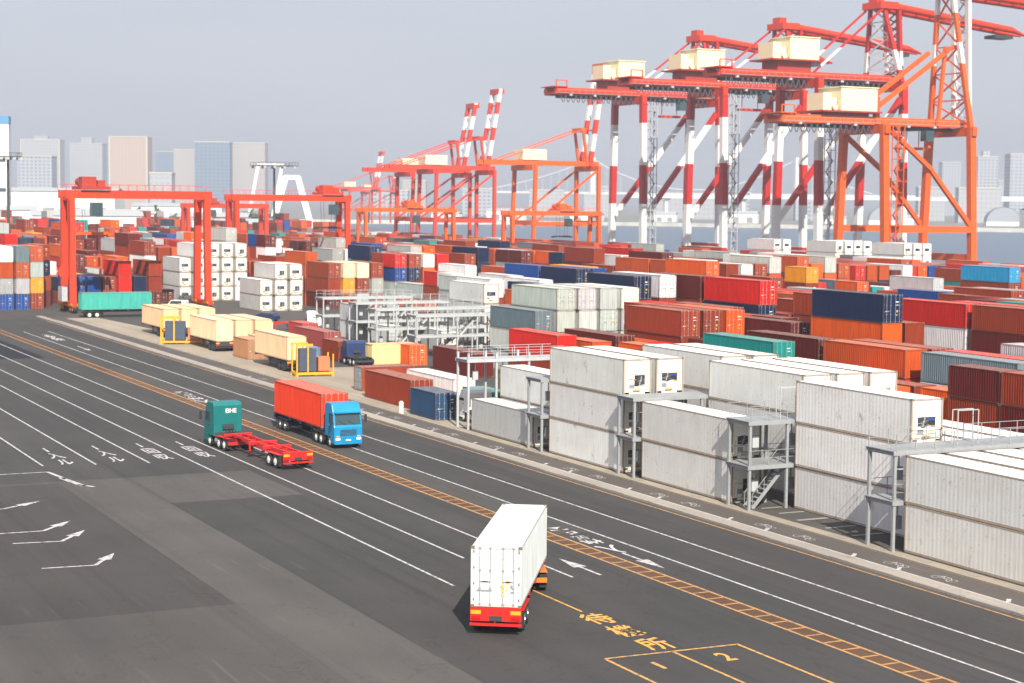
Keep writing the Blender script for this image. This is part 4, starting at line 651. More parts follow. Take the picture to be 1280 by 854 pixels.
def unit_mb(h):
    """reefer machinery end: white shroud, recess, grilles"""
    b = MB()
    b.box(.11, CW-.11, .10, .16, .17, h-.14)                                     # back plate
    b.box(.14, CW-.14, .03, .10, h*.60, h-.16)                                   # upper evaporator cover
    for x in (.2, 1.26): b.box(x, x+.96, .02, .03, h*.66, h-.3)                  # two access panels
    b.box(.14, .5, .04, .10, .2, h*.58); b.box(CW-.55, CW-.14, .04, .10, .2, h*.58)
    b.box(.14, CW-.14, .04, .10, .18, .34)
    for i in range(9): b.box(1.35, 1.85, .035, .05, .42+i*.06, .45+i*.06)
    b.box(.55, 1.2, -.0, .10, .36, .62); return b
CAST = mat('corner_casting_steel', (.16, .13, .11), .7); DECALW = mat('decal_white', (.75, .75, .7), .5, 0, 0); DECALY = mat('decal_yellow', (.85, .5, .03), .5, 0, 0); RUNIT = mat('machinery_grey', (.25, .26, .27), .5, .2); BLUEPANEL = mat('unit_blue', (.02, .06, .22), .4); COPPER = mat('pipe_tan', (.45, .33, .2), .5)
RUNW = mat('unit_white', (.74, .72, .66), .5)
def fan_mb(h, v):
    b = MB(); cx, cz = (.98, h*.50) if v == 0 else (1.5, h*.42)
    if v == 0: b.box(.5, CW-.5, .055, .10, h*.40, h*.585, 0); b.box(.56, CW-.56, .045, .056, h*.52, h*.575, 3)
    else: b.box(cx-.5, cx+.5, .055, .10, cz-.42, cz+.42, 0)
    b.cyl((cx, .03, cz), (cx, .058, cz), .36, 16, 1); b.cyl((cx, .02, cz), (cx, .035, cz), .09, 8, 2)
    for i in range(6): a = i*pi/3; b.beam((cx+.1*math.cos(a), .026, cz+.1*math.sin(a)), (cx+.33*math.cos(a+.3), .028, cz+.33*math.sin(a+.3)), .1, .008, 2)
    return b
def comp_mb(h):
    b = MB(); b.box(.55, .95, .03, .10, .62, .95, 0); b.cyl((.8, .05, .5), (1.4, .05, .5), .14, 10, 1)
    return b
def pipe_mb():
    b = MB(); b.path([(1.9, .06, .5), (2.2, .06, .5), (2.2, .06, 1.0), (1.95, .06, 1.1), (1.0, .05, 1.3), (.3, .05, 1.4), (.3, .05, .4)], .04, 0)
    return b
DIM = {'r': (12.19, 2.9), 'h': (12.19, 2.9), 'd': (12.19, 2.6), 'd2': (6.06, 2.6), 'h2': (6.06, 2.9)}
PM = {}
for k, (L_, h) in DIM.items():
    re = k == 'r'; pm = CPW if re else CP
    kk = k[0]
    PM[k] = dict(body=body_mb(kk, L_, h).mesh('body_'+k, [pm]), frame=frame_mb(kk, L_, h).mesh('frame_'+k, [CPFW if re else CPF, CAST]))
    if re:
        PM[k]['unit'] = unit_mb(h).mesh('machinery_unit', [RUNW])
        PM[k]['fan'] = [fan_mb(h, v).mesh('condenser_fan', [BLACK, DARK, GREYM, BLUEPANEL]) for v in (0, 1)]
        PM[k]['comp'] = comp_mb(h).mesh('compressor', [RUNIT, COPPER]); PM[k]['pipe'] = pipe_mb().mesh('pipework', [COPPER])
    else:
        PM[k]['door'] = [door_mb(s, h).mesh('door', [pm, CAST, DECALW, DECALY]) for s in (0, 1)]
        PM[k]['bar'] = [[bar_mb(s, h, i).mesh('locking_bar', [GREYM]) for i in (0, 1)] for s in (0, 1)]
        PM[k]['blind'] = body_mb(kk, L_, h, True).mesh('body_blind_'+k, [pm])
    # one-mesh version of the same container for those too small in the picture to show parts
    c = MB()
    for q in (body_mb(kk, L_, h), frame_mb(kk, L_, h)) + ((unit_mb(h), fan_mb(h, 0)) if re else (door_mb(0, h), door_mb(1, h), bar_mb(0, h, 0), bar_mb(1, h, 1))):
        n = len(c.v); c.v += q.v; c.f += [tuple(i+n for i in f) for f in q.f]
        idx = {'u': 0}
        if re and len(q.f) == len(unit_mb(h).f) : c.m += [2]*len(q.f)
        elif re and q.m and max(q.m) > 1: c.m += [3 + (m_ > 2) for m_ in q.m]
        elif not re and max(q.m) > 1: c.m += [{0:0,1:1,2:2,3:3}[m_] for m_ in q.m]
        else: c.m += [1 if m_ else 0 for m_ in q.m]
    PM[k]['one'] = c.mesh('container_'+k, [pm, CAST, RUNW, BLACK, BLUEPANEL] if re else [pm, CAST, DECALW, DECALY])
def inst(name, me, parent, color):
    o = bpy.data.objects.new(name, me); col.objects.link(o); o.color = color
    if parent: o.parent = parent
    return o
rcol = random.Random(5)
def container(kind, x, y, z, c, near, label, group, rz=0, blind=None):
    f = 1 + rcol.uniform(-.13, .13); hj = .015 if kind == 'r' else .05; color = tuple(min(.85, v*f*(1+rcol.uniform(-hj, hj))) for v in c) + (1,)
    re = kind == 'r'; name = 'refrigerated_container' if re else 'shipping_container'; P = PM[kind]
    if blind is None: blind = (not re) and rcol.random() < .35
    if not near: o = inst(name, P['one'], None, color)
    else:
        o = inst(name, P['blind'] if blind else P['body'], None, color); inst('frame', P['frame'], o, color)
        if re:
            v = rcol.choice((0, 0, 1)); u = inst('machinery_unit', P['unit'], o, color); inst('condenser_fan', P['fan'][v], u, color); inst('compressor', P['comp'], u, color); inst('pipework', P['pipe'], u, color)
        elif not blind:
            for s in (0, 1):
                d = inst('door', P['door'][s], o, color)
                for i in (0, 1): inst('locking_bar', P['bar'][s][i], d, color)
    o.location = (x, y, z); o.rotation_euler = (0, 0, rz)
    return tag(o, label, 'container', group)
zoff = {}
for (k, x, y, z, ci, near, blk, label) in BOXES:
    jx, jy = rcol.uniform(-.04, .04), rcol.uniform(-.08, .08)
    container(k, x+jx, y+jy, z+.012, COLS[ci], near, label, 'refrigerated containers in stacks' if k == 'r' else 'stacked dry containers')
# the several hundred smaller ones farther back: one mass
far = MB(); far_mats = [mat('far_container_%d' % i, tuple(v*.95 for v in c), .6, 0, .25, .25) for i, c in enumerate(COLS)] + [CAST, BLACK]
nC = len(COLS)
def far_box(b, kind, x, y, z, ci, rot=False):
    L_, h = DIM[kind]
    b.box(x, x+CW, y, y+L_, z, z+h-.06, ci)
    for q in (x, x+CW-.14): b.box(q-.01, q+.15, y-.012, y+.1, z, z+h-.05, ci)
    b.box(x+CW/2-.03, x+CW/2+.03, y-.02, y, z+.2, z+h-.2, nC)
    if kind == 'r': b.box(x+.9, x+1.8, y-.03, y, z+1.0, z+1.6, nC+1)
for s in FAR_BOXES.split(';'):
    k, x, y, z, ci = s.split(','); far_box(far, k, float(x), float(y), float(z), int(ci))
rf = random.Random(3); wts = [0]*26+[1]*16+[4]*20+[3]*6+[2]*9+[5]*7+[6]*10+[7]*7+[8]*4+[9]*3+[13]*3
for X0, nr, Y0, Y1 in ((-10,26,640,760),(120,16,700,1000),(205,9,655,900),(242,8,655,900),(150,40,1345,1600),(-60,40,1345,1600)):
    Y = Y0
    while Y < Y1:
        n0 = rf.choice((2,3,3,4))
        for i in range(nr):
            n = max(0, n0+rf.choice((-2,-1,0,0,1)))
            if 60 < (X0+2.9*i) % 90 < 68: continue
            for t in range(n): far_box(far, 'h', X0+2.9*i, Y, t*2.9+(.1 if Y < 1330 else 1.3), rf.choice(wts))
        Y += 13.2 if rf.random() < .7 else 26
tag(far.build('container_stacks', far_mats), 'distant mass of mixed red, white and blue containers beyond the nearer stacks', 'container stacks', kind='stuff')

# ------------------------------------------------------------ vehicles
def wheel(parent, x, y, r=.52, w=.3, rim=WHITE, name='wheel'):
    s = 1 if x > 0 else -1
    t = MB().cyl((x-w/2, y, r), (x+w/2, y, r), r, 20).build(name, BLACK, parent)
    b = MB().cyl((x+s*(w/2-.01), y, r), (x+s*(w/2+.012), y, r), r*.55, 14).cyl((x+s*(w/2), y, r), (x+s*(w/2+.05), y, r), r*.2, 8)
    b.build('rim', rim, t); return t
def trailer_parts(root, m, y0, y1, yax, rimm, wide=False, plate=True, bumper=True):
    """skeletal container trailer: two long beams, cross members, twistlock bolsters, bumper"""
    b = MB()
    for x in (-.48, .48):
        b.box(x-.07, x+.07, y0+.1, y1-3.2, .95, 1.33); b.beam((x, y1-3.3, 1.13), (x, y1-2.6, 1.28), .14, .3); b.box(x-.07, x+.07, y1-2.7, y1, 1.17, 1.36)
    n = 9
    for i in range(n): y = y0+.6+i*(y1-y0-1)/n; b.box(-.45, .45, y-.06, y+.06, 1.02, 1.22)
    for y in (y0+.15, y0+4.2, y0+7.0, y1-.15): b.box(-1.2, 1.2, y-.14, y+.14, 1.14 if y < y1-3 else 1.2, 1.38)
    for x in (-.48, .48): b.box(x-.12, x+.12, yax-1.6, yax+1.6, .7, .98)
    b.build('trailer_frame', m, root)
    for x in (-.55, .55): MB().box(x-.06, x+.06, y1-4.2, y1-4.05, .35, 1.0).box(x-.16, x+.16, y1-4.25, y1-4.0, .3, .36).build('landing_leg', m, root)
    if bumper:
        MB().box(-1.22, 1.22, y0-.02, y0+.1, .72, 1.36).box(-1.24, 1.24, y0-.06, y0+.06, .5, .62).box(-.08, -.02, y0, y0+.5, .5, .9).build('bumper', m, root)
        for x in (-.95, .95):
            MB().box(x-.24, x+.24, y0-.05, y0-.02, 1.06, 1.24).build('reflector', AMBER, root); MB().box(x-.2, x+.2, y0-.05, y0-.02, .78, .96).build('tail_light', REDLENS, root)
        if plate: MB().box(-.3, .3, y0-.06, y0-.022, .74, .98).build('licence_plate', GREENP if rimm is None else DARK, root)
    for y in (yax-.65, yax+.65):
        for x in (-1.05, 1.05): wheel(root, x, y, .52, .34, rimm or WHITE)
        MB().cyl((-1, y, .52), (1, y, .52), .07, 8).build('axle', DARK, root)
    for x in (-1.05, 1.05): MB().box(x-.2, x+.2, yax-1.42, yax-1.38, .22, 1.05).build('mud_flap', BLACK, root)
    for x in (-1.05, 1.05): MB().box(x-.2, x+.2, yax-1.35, yax+1.35, 1.07, 1.10).build('mudguard', m, root)
def tractor_parts(root, p, yb, roof=3.5, rimm=None, chassism=DARK):
    """cab-over tractor; yb is the back wall of the cab, the front faces +y"""
    yf = yb+2.25; w = 1.24
    b = MB(); sec = [(yb,.95,roof-.25,w),(yb+.3,.7,roof,w),(yf-.75,.55,roof-.05,w),(yf-.38,.5,roof-.5,w-.01),(yf-.06,.45,1.9,w-.0),(yf,.42,1.15,w-.04),(yf-.05,.38,.75,w-.06)]
    # side profile polygon extruded across, with the corners drawn in
    prof = [(yb,.95),(yb,roof-.3),(yb+.2,roof-.02),(yf-.95,roof),(yf-.62,roof-.12),(yf-.36,roof-.72),(yf-.30,roof-.78),(yf-.06,1.95),(yf,1.8),(yf+.02,.95),(yf-.02,.42),(yf-.85,.42),(yf-.95,.95)]
    n = len(b.v); N = len(prof)
    for x, k in ((-w, 1), (-w+.07, 0), (w-.07, 0), (w, 1)):
        for y, z in prof:
            cy, cz = (yb+yf)/2, 1.9; q = .975 if k else 1
            b.v.append((x, cy+(y-cy)*q, cz+(z-cz)*q))
    for s in range(3):
        for i in range(N): j = (i+1) % N; b.f.append((n+s*N+i, n+s*N+j, n+(s+1)*N+j, n+(s+1)*N+i)); b.m.append(0)
    b.f.append(tuple(n+i for i in range(N))); b.m.append(0); b.f.append(tuple(n+3*N+i for i in reversed(range(N)))); b.m.append(0)
    cab = b.build('cab', p, root)
    MB().quad([(-w+.12, yf-.035, 2.0), (w-.12, yf-.035, 2.0), (w-.16, yf-.275, roof-.83), (-w+.16, yf-.275, roof-.83)]).build('windscreen', GLASS, cab)
    MB().box(-w+.1, w-.1, yf-.36, yf-.02, roof-.8, roof-.72).build('sun_visor', p, cab)
    for s in (-1, 1):
        MB().quad([(s*(w+.006), yf-1.35, 2.0), (s*(w+.006), yf-.25, 2.0), (s*(w+.006), yf-.45, roof-.85), (s*(w+.006), yf-1.35, roof-.85)]).build('side_window', GLASS, cab)
        MB().box(s*w-.01, s*w+.02, yf-1.4, yf-.3, .75, .80).box(s*w-.012, s*w+.02, yf-1.42, yf-1.40, .8, roof-.7).build('door', p, cab)
        MB().beam((s*w, yf-.2, roof-.9), (s*(w+.28), yf+.05, roof-.95), .04).box(s*(w+.28)-.1, s*(w+.28)+.1, yf, yf+.08, roof-1.6, roof-.95).build('mirror', BLACK, cab)
        MB().box(s*.92-.2, s*.92+.2, yf-.02, yf+.045, .72, .92).build('headlight', LAMP, cab)
        MB().box(s*.92-.14, s*.92+.14, yf-.02, yf+.04, 1.0, 1.08).build('indicator', AMBER, cab)
    g = MB()
    for i in range(5): g.box(-.72, .72, yf+.0, yf+.035, 1.08+i*.11, 1.14+i*.11)
    g.build('grille', DARK, cab); MB().box(-.22, .22, yf+.03, yf+.05, .6, .78).build('licence_plate', WHITE, cab)
    MB().box(-1.2, 1.2, yf-.1, yf+.06, .38, .68).build('bumper', p, cab)
    MB().box(-.7, .7, yf+.03, yf+.055, 1.0, 1.55).build('grille_surround', DARK, cab) if False else None
    c = MB()
    for x in (-.42, .42): c.box(x-.06, x+.06, yb-3.1, yf-.9, .72, .98)
    c.box(-.55, .55, yb-2.1, yb-.9, .98, 1.12); c.box(-1.15, -.62, yb-1.1, yb-.1, .5, 1.0); c.box(.62, 1.15, yb-1.2, yb-.1, .5, 1.0); c.box(-1.2, 1.2, yb-3.15, yb-3.05, .55, .8)
    c.build('chassis', chassism, root)
    for x in (-1.03, 1.03): wheel(root, x, yf-1.15, .5, .3, rimm or WHITE); 
    for y in (yb-1.0, yb-2.2):
        for x in (-1.03, 1.03): wheel(root, x, y, .5, .36, rimm or WHITE)
    for x in (-1.03, 1.03): MB().box(x-.22, x+.22, yb-2.85, yb-.35, 1.03, 1.06).build('mudguard', chassism, root)
    w_ = MB()
    for x_ in (-.55, .25): w_.beam((x_, yf-.02, 2.0), (x_+.55, yf-.10, 2.35), .03)
    w_.build('wiper', BLACK, cab)
    for s in (-1, 1):
        MB().box(s*w-.03, s*w+.035, yf-1.28, yf-1.05, 1.72, 1.78).build('door_handle', BLACK, cab); MB().box(s*w-.3 if s > 0 else -w+.0, s*w+.0 if s > 0 else -w+.3, yf-.75, yf-.25, .32, .40).build('step', DARK, cab)
        MB().box(s*1.03-.2, s*1.03+.2, yb-2.92, yb-2.88, .25, .95).build('mud_flap', BLACK, root)
    MB().cyl((-.95, yb-1.0, .62), (-.95, yb-.15, .62), .3, 12).build('fuel_tank', CHROME, root)
    MB().box(-w+.1, w-.1, yb-.12, yb-.03, 1.0, 1.25).box(-.5, .5, yb-.16, yb-.1, 1.5, 1.9).build('rear_vent', DARK, cab)
    h_ = MB()
    for q in (-.25, 0, .25): h_.path([(q+.05*math.sin(k_*2.1), yb-.15-.12*k_, 1.55-.35*math.sin(pi*k_/8)) for k_ in range(9)], .035)
    h_.build('air_hose', BLACK, root)
    return cab
def letters(parent, body, x, y, z, size, m, rx=pi/2, rz=0, name='lettering'):
    c = bpy.data.curves.new(name, 'FONT'); c.body = body; c.size = size; c.align_x = 'CENTER'; c.align_y = 'CENTER'; c.extrude = .004; c.offset = .01
    o = text_mesh(name, c, m); o.parent = parent; o.location = (x, y, z); o.rotation_euler = (rx, 0, rz); return o
# white container lorry turning right
th = math.atan2(6.6, 10.2)
t = empty('semi_truck', (36.32, 75.0, 0), -th, 'red skeletal trailer lorry carrying a white container and turning across the lanes', 'lorry')
trailer_parts(t, REDM, 0, 12.4, 2.2, CHROME); _before = set(t.children); tractor_parts(t, WHITE, 12.7, 2.8, chassism=mat('chassis_orange', (.6,.17,.02), .5))
_piv = Matrix.Translation((0, 11.2, 0)) @ Matrix.Rotation(R(11), 4, 'Z') @ Matrix.Translation((0, -11.2, 0))
for _o in set(t.children)-_before: _o.matrix_basis = _piv @ _o.matrix_basis
sn, cs = math.sin(-th), math.cos(-th)
def rel(base, ang, x, y): return base[0]+x*math.cos(ang)-y*math.sin(ang), base[1]+x*math.sin(ang)+y*math.cos(ang)
cx, cy = rel((36.32, 75.0), -th, -CW/2, .05)
wc = container('h', cx, cy, 1.385, (.62, .62, .61), 1, 'clean white container on the red trailer, seen from its closed rear doors', None, -th, blind=False)
for q in wc.children:
    if q.name.startswith('door'): q.color = (.70, .70, .69, 1)
for (zx, zz, s_) in ((1.52, .82, '▲'), (1.52, .60, '■'), (1.52, 1.04, '◆')):
    letters(wc, s_, zx, -.02, zz, .17, DECALY, name='warning_label')
letters(wc, '8', 1.95, -.02, 1.02, .2, GREYM, name='number_mark'); letters(wc, '45G1', 2.0, -.02, .74, .09, GREYM, name='lettering'); letters(wc, 'MAX. GROSS 30,480 KG', .65, -.02, .80, .07, GREYM, name='lettering')
# blue lorry coming towards us with an orange red container
t = empty('semi_truck', (53.0, 153.4, 0), pi, 'blue cab-over lorry driving towards the camera with an orange red container', 'lorry')
trailer_parts(t, mat('trailer_navy', (.02,.035,.09), .5), 0, 12.4, 2.4, CHROME, bumper=True); tractor_parts(t, BLUEP, 13.3, 3.75)
container('h', 53.0-CW/2, 141.05, 1.385, (.75, .05, .015), 1, 'orange red container riding on the trailer of the blue lorry', None, 0, blind=False)
# green tractor with an empty red trailer going away
ang = math.atan2(1.1, 14.5)
t = empty('semi_truck', (45.25, 128.3, 0), ang, 'dark green tractor pulling an empty bright red skeletal trailer away', 'lorry')
trailer_parts(t, REDM, 0, 12.4, 2.2, WHITE); gc = tractor_parts(t, GREENP, 14.4, 3.75, chassism=mat('chassis_red', (.45,.02,.02), .5)); letters(gc, 'EIHE', .25, 14.34, 3.0, .5, WHITE)
# teal container on a trailer parked across the yard
t = empty('parked_trailer', (81.0, 306.8, 0), pi/2, 'dark skeletal trailer under the teal container beside the first gantry leg', 'trailer'); trailer_parts(t, DARK, 0, 12.4, 10.2, WHITE)
container('h', 81.0, 305.6, 1.385, (.06, .40, .34), 1, 'long teal green container on a trailer at the foot of the red gantry', None, pi/2, blind=True)
# white tractor with red trailer in the yard lane
t = empty('semi_truck', (93.5, 268.0, 0), -pi/2-.25, 'small white tractor with an empty red trailer waiting beside the reefer stack', 'lorry'); trailer_parts(t, REDM, -10.8, 1.4, -8.6, WHITE); tractor_parts(t, WHITE, 2.3, 3.0)
t = empty('semi_truck', (81.2, 206.5, 0), 0, 'dark blue parked tractor unit behind the small cream container', 'lorry'); tractor_parts(t, mat('cab_navy', (.02,.04,.12), .4), 2, 3.0)
t = empty('semi_truck', (70.6, 148.4, 0), 0, 'white parked tractor unit squeezed between the blue container and the reefers', 'lorry'); tractor_parts(t, WHITE, 1.2, 3.1)
def car(x, y, rz, m, label, van=False):
    r_ = empty('parked_van' if van else 'parked_car', (x, y, 0), rz, label, 'van' if van else 'car'); h = 1.95 if van else 1.42
    prof = [(-2.2,.35),(-2.2,h-.25 if van else .95),(-2.05,h if van else 1.0),(-1.5,h),(.6,h),(1.35,1.05),(2.1,.9),(2.2,.35)]; b = MB(); n = 0; N = len(prof)
    for x_ in (-.85, .85):
        for y_, z in prof: b.v.append((x_, y_, z))
    for i in range(N): j = (i+1) % N; b.f.append((i, j, N+j, N+i)); b.m.append(0)
    b.f += [tuple(range(N)), tuple(range(2*N-1, N-1, -1))]; b.m += [0, 0]; b.build('body', m, r_)
    MB().quad([(-.75,.68,h-.06),(.75,.68,h-.06),(.78,1.28,1.12),(-.78,1.28,1.12)]).build('windscreen', GLASS, r_)
    for s in (-1, 1): MB().quad([(s*.856,-1.6,1.0),(s*.856,1.05,1.05),(s*.856,.55,h-.1),(s*.856,-1.5,h-.1)]).build('side_window', GLASS, r_)
    for y_ in (-1.35, 1.35):
        for x_ in (-.76, .76): wheel(r_, x_, y_, .32, .2, CHROME)
car(89.5, 321, .9, WHITE, 'small white van parked right of the teal container', True); car(96.3, 289, .6, mat('car_navy', (.02,.03,.08), .3), 'dark car parked in front of the low reefer stack')
# cream loads on low trailers along the yard edge
CREAMC = (.80, .54, .33)
n_ = 0
for gi, (bx, by, rows_) in enumerate(((70.3, 259, 3), (70.3, 232.5, 3), (69.9, 202.2, 1))):
    where = ('beside the farther yellow frame', 'in the middle cream group', 'in the nearest cream group')[gi]
    for r_ in range(rows_):
        x = bx + r_*2.75; n_ += 1; pos = ('roadside', 'centre', 'inner')[r_]
        t = empty('parked_trailer', (x+CW/2, by-.05, 0), 0, f'dark trailer under the {pos} cream container {where}', 'trailer', 'trailers carrying cream containers'); trailer_parts(t, DARK, 0, 12.4, 2.3, DARK)
        container('h', x, by, 1.385, CREAMC, 1, f'cream container on a dark trailer, {pos} one {where}', 'cream containers on parked trailers', 0, blind=True)
container('d', 72.9, 205.5, .02, (.10, .17, .30), 1, 'dusty blue container beside the nearest cream one', None)
container('d2', 70.6, 219.6, .02, (.45, .2, .1), 1, 'rust brown short container between the cream groups', None); container('d', 73.6, 216.5, .02, CREAMC, 1, 'cream container standing on the ground behind the rust brown one', None)
container('d', 79.5, 246, .02, (.8, .72, .66), 1, 'pale pink white container behind the middle cream group', None); container('d', 82.5, 252, .02, (.8, .8, .78), 1, 'white container farthest behind the middle cream group', None)
sw = container('d2', 70.3, 181.2, .02, (.30, .05, .025), 1, 'rust red short container turned sideways with pale grey doors facing the road', None, -pi/2, blind=False)
for q in sw.children:
    if q.name.startswith('door'): q.color = (.30, .33, .34, 1)
container('d2', 88.8, 207.2, .02, (.86, .60, .30), 1, 'small sandy cream container turned sideways beside the dark tractor', None, pi/2, blind=True)
container('d', 84.5, 229, .02, (.30, .06, .05), 1, 'maroon container lying low in front of the empty racks', None); container('d2', 87.4, 246, .02, (.5, .05, .05), 1, 'red short container behind the low maroon one', None)

# ------------------------------------------------------------ yellow spreader frames
def yellow_frame(x, y, rz, label, k=1):
    r_ = empty('spreader_frame', (x, y, 0), rz, label, 'lifting frame', 'yellow frames by the cream trailers'); b = MB()
    for p, q in (((-3,-1.2,.35),(3,-1.2,.35)),((-3,1.2,.35),(3,1.2,.35)),((-3,-1.2,.35),(-3,1.2,.35)),((3,-1.2,.35),(3,1.2,.35))): b.beam(p, q, .28)
    b.build('base_frame', YEL, r_)
    for x_, z in ((-3, 3.7), (-1.2, 3.7), (3, 2.6)):
        for y_ in (-1.2, 1.2): MB().beam((x_, y_, .5), (x_, y_, z), .2).build('post', YEL, r_)
    MB().beam((-3.1,-1.2,3.7),(-.4,-1.2,3.7),.24).beam((-3.1,1.2,3.7),(-.4,1.2,3.7),.24).build('top_beam', YEL, r_)
    MB().box(-2.5, .3, -.9, .9, .6, 3.2).build('power_pack', mat('power_pack_navy', (.05,.07,.11), .5), r_) ; MB().box(.7, 2.6, -.8, .8, .6, 2.2).build('control_box', mat('control_box_tan', (.5,.17,.07), .5), r_)
    r_.scale = (k, 1, 1)
    for x_ in (-3, 3): 
        for y_ in (-1.2, 1.2): MB().cyl((x_, y_, 0), (x_, y_, .22), .3, 10).build('foot', YEL, r_)
yellow_frame(70.1, 247.5, -.35, 'yellow steel frame with power pack between the farther cream containers'); yellow_frame(71.4, 197.4, -.1, 'yellow steel frame at the near end of the cream trailers', .72)

# ------------------------------------------------------------ reefer racks
def rack(y0, y1, xs, levels, label, group, stairs=None, m=GREYM, rails=True, zt=None):
    r_ = empty('reefer_rack', (xs[0], y0, 0), 0, label, 'service rack', group); X0, Y0 = xs[0], y0; w = y1-y0; zt = zt or levels[-1]
    for x in xs:
        b = MB()
        for y in (0, w): b.box(x-X0-.09, x-X0+.09, y-.09, y+.09, 0, zt)
        for z in levels: b.beam((x-X0, 0, z-.16), (x-X0, w, z-.16), .1, .2)
        b.build('post', m, r_)
    span = xs[-1]-X0
    for z in levels:
        d = MB().box(-.2, span+.2, -.12, w+.12, z, z+.05)
        for y in (-.12, w+.12): d.box(-.2, span+.2, y-.04, y+.04, z-.22, z+.02)
        d.build('deck', m, r_)
        if rails is True or (rails == 'top' and z == levels[-1]):
            q = MB()
            for y in (-.1, w+.1):
                if z == levels[-1] or 1:
                    q.beam((-.15, y, z+1.05), (span, y, z+1.05), .035).beam((-.15, y, z+.55), (span, y, z+.55), .03)
                    k = 0
                    while k < span: q.beam((k, y, z), (k, y, z+1.05), .04); k += 1.45
            q.build('handrail', m, r_)
    for z in levels:
        for i in range(len(xs)-1):
            x = xs[i]-X0+.9; MB().box(x, x+.5, w*.4, w*.4+.25, z-1.9, z-1.1).path([(x+.25, w*.45, z-1.2), (x+.25, w*.45, z-.3), (x+1.2, w*.45, z-.25)], .07).build('socket_box', LIGHTSTEEL, r_)
    if stairs is not None:
        for (xa, za, xb, zb) in stairs:
            s = MB()
            for y in (.55, 1.5): s.beam((xa-X0, y, za), (xb-X0, y, zb), .07, .24); s.beam((xa-X0, y, za+1), (xb-X0, y, zb+1), .04); 
            for i in range(4): 
                q = i/3
                for y in (.55, 1.5): s.beam((xa-X0+(xb-xa)*q, y, za+(zb-za)*q), (xa-X0+(xb-xa)*q, y, za+(zb-za)*q+1), .035)
            for i in range(11): q = (i+.5)/11; s.box(xa-X0+(xb-xa)*q-.14, xa-X0+(xb-xa)*q+.14, .55, 1.5, za+(zb-za)*q-.02, za+(zb-za)*q+.02)
            s.build('stairs', m, r_)
    return r_
GR = 'steel service racks at the reefer ends'; XS = [66.95, 69.95, 72.85, 75.75, 78.65, 81.9]
PALEST = mat('rack_pale_paint', (.40, .42, .42), .6, 0, .25, .5)
rack(84.1, 86.5, XS, (3.0, 6.0), 'grey steel rack with a long top deck at the right edge', GR)
rack(99.4, 101.9, XS, (3.0, 6.0), 'grey steel rack with open metal stairs down to the ground', GR, stairs=((67.6, 0, 70.4, 3.0),))
rack(114.8, 117.1, XS, (3.0, 6.0), 'narrow grey rack between the tall pair and the two-high pair of reefers', GR, rails=False)
rack(129.9, 132.3, XS, (3.0, 6.0), 'grey rack left of the three-high white stack', GR, rails=False)
rack(145.3, 147.6, [67.4, 70.2, 73.5, 77], (6.3,), 'pale freestanding rack at the far end of the reefer rows', GR, m=LIGHTSTEEL, rails='top', zt=6.9)
for i, (a, b_, lab) in enumerate(((201,204,'nearest'),(214,217,'second'),(228,231,'third'),(243,246,'fourth'),(257,260,'farthest'))):
    xs = [86+2.9*k for k in ((4,5,6,7,8) if i == 0 else (2,3,4,5,6,7,8) if i < 3 else (3,4,5,6,7,8))]
    rack(a, b_, xs, (2.9, 5.6), f'empty pale grey reefer rack, {lab} of the five in the open yard', 'empty racks in the open yard', m=PALEST, rails='top', stairs=((xs[0]+3, 0, xs[0]+6, 2.9), (xs[0]+6.5, 2.9, xs[0]+9.5, 5.8)))
# small hoop ladders on top decks
for x, y, z, lab in ((72.3, 84.9, 6.05, 'on the rack deck at the right edge'), (69.7, 99.9, 6.05, 'above the metal stairs'), (79, 85.2, 6.05, 'on the far end of the right-edge rack deck'), (71.2,131,6.05,'left of the tall white stack')):
    b = MB()
    for dy in (0, .5):
        b.path([(x, y+dy, z), (x, y+dy, z+2.1), (x+1.6, y+dy, z+2.1), (x+1.6, y+dy, z)], .05)
    tag(b.build('ladder_hoop', LIGHTSTEEL), 'thin pale metal hoop standing '+lab, 'hoop rail', 'hoop rails on the racks')
tag(MB().cyl((0,0,0),(0,0,1.1),.24,12).cyl((0,0,1.1),(0,0,1.25),.24,12,0,.1).build('marker_post', mat('post_cream', (.75,.68,.55), .6), loc=(66.4, 158.5, .01)), 'stubby cream marker post by the kerb left of the blue container', 'post')
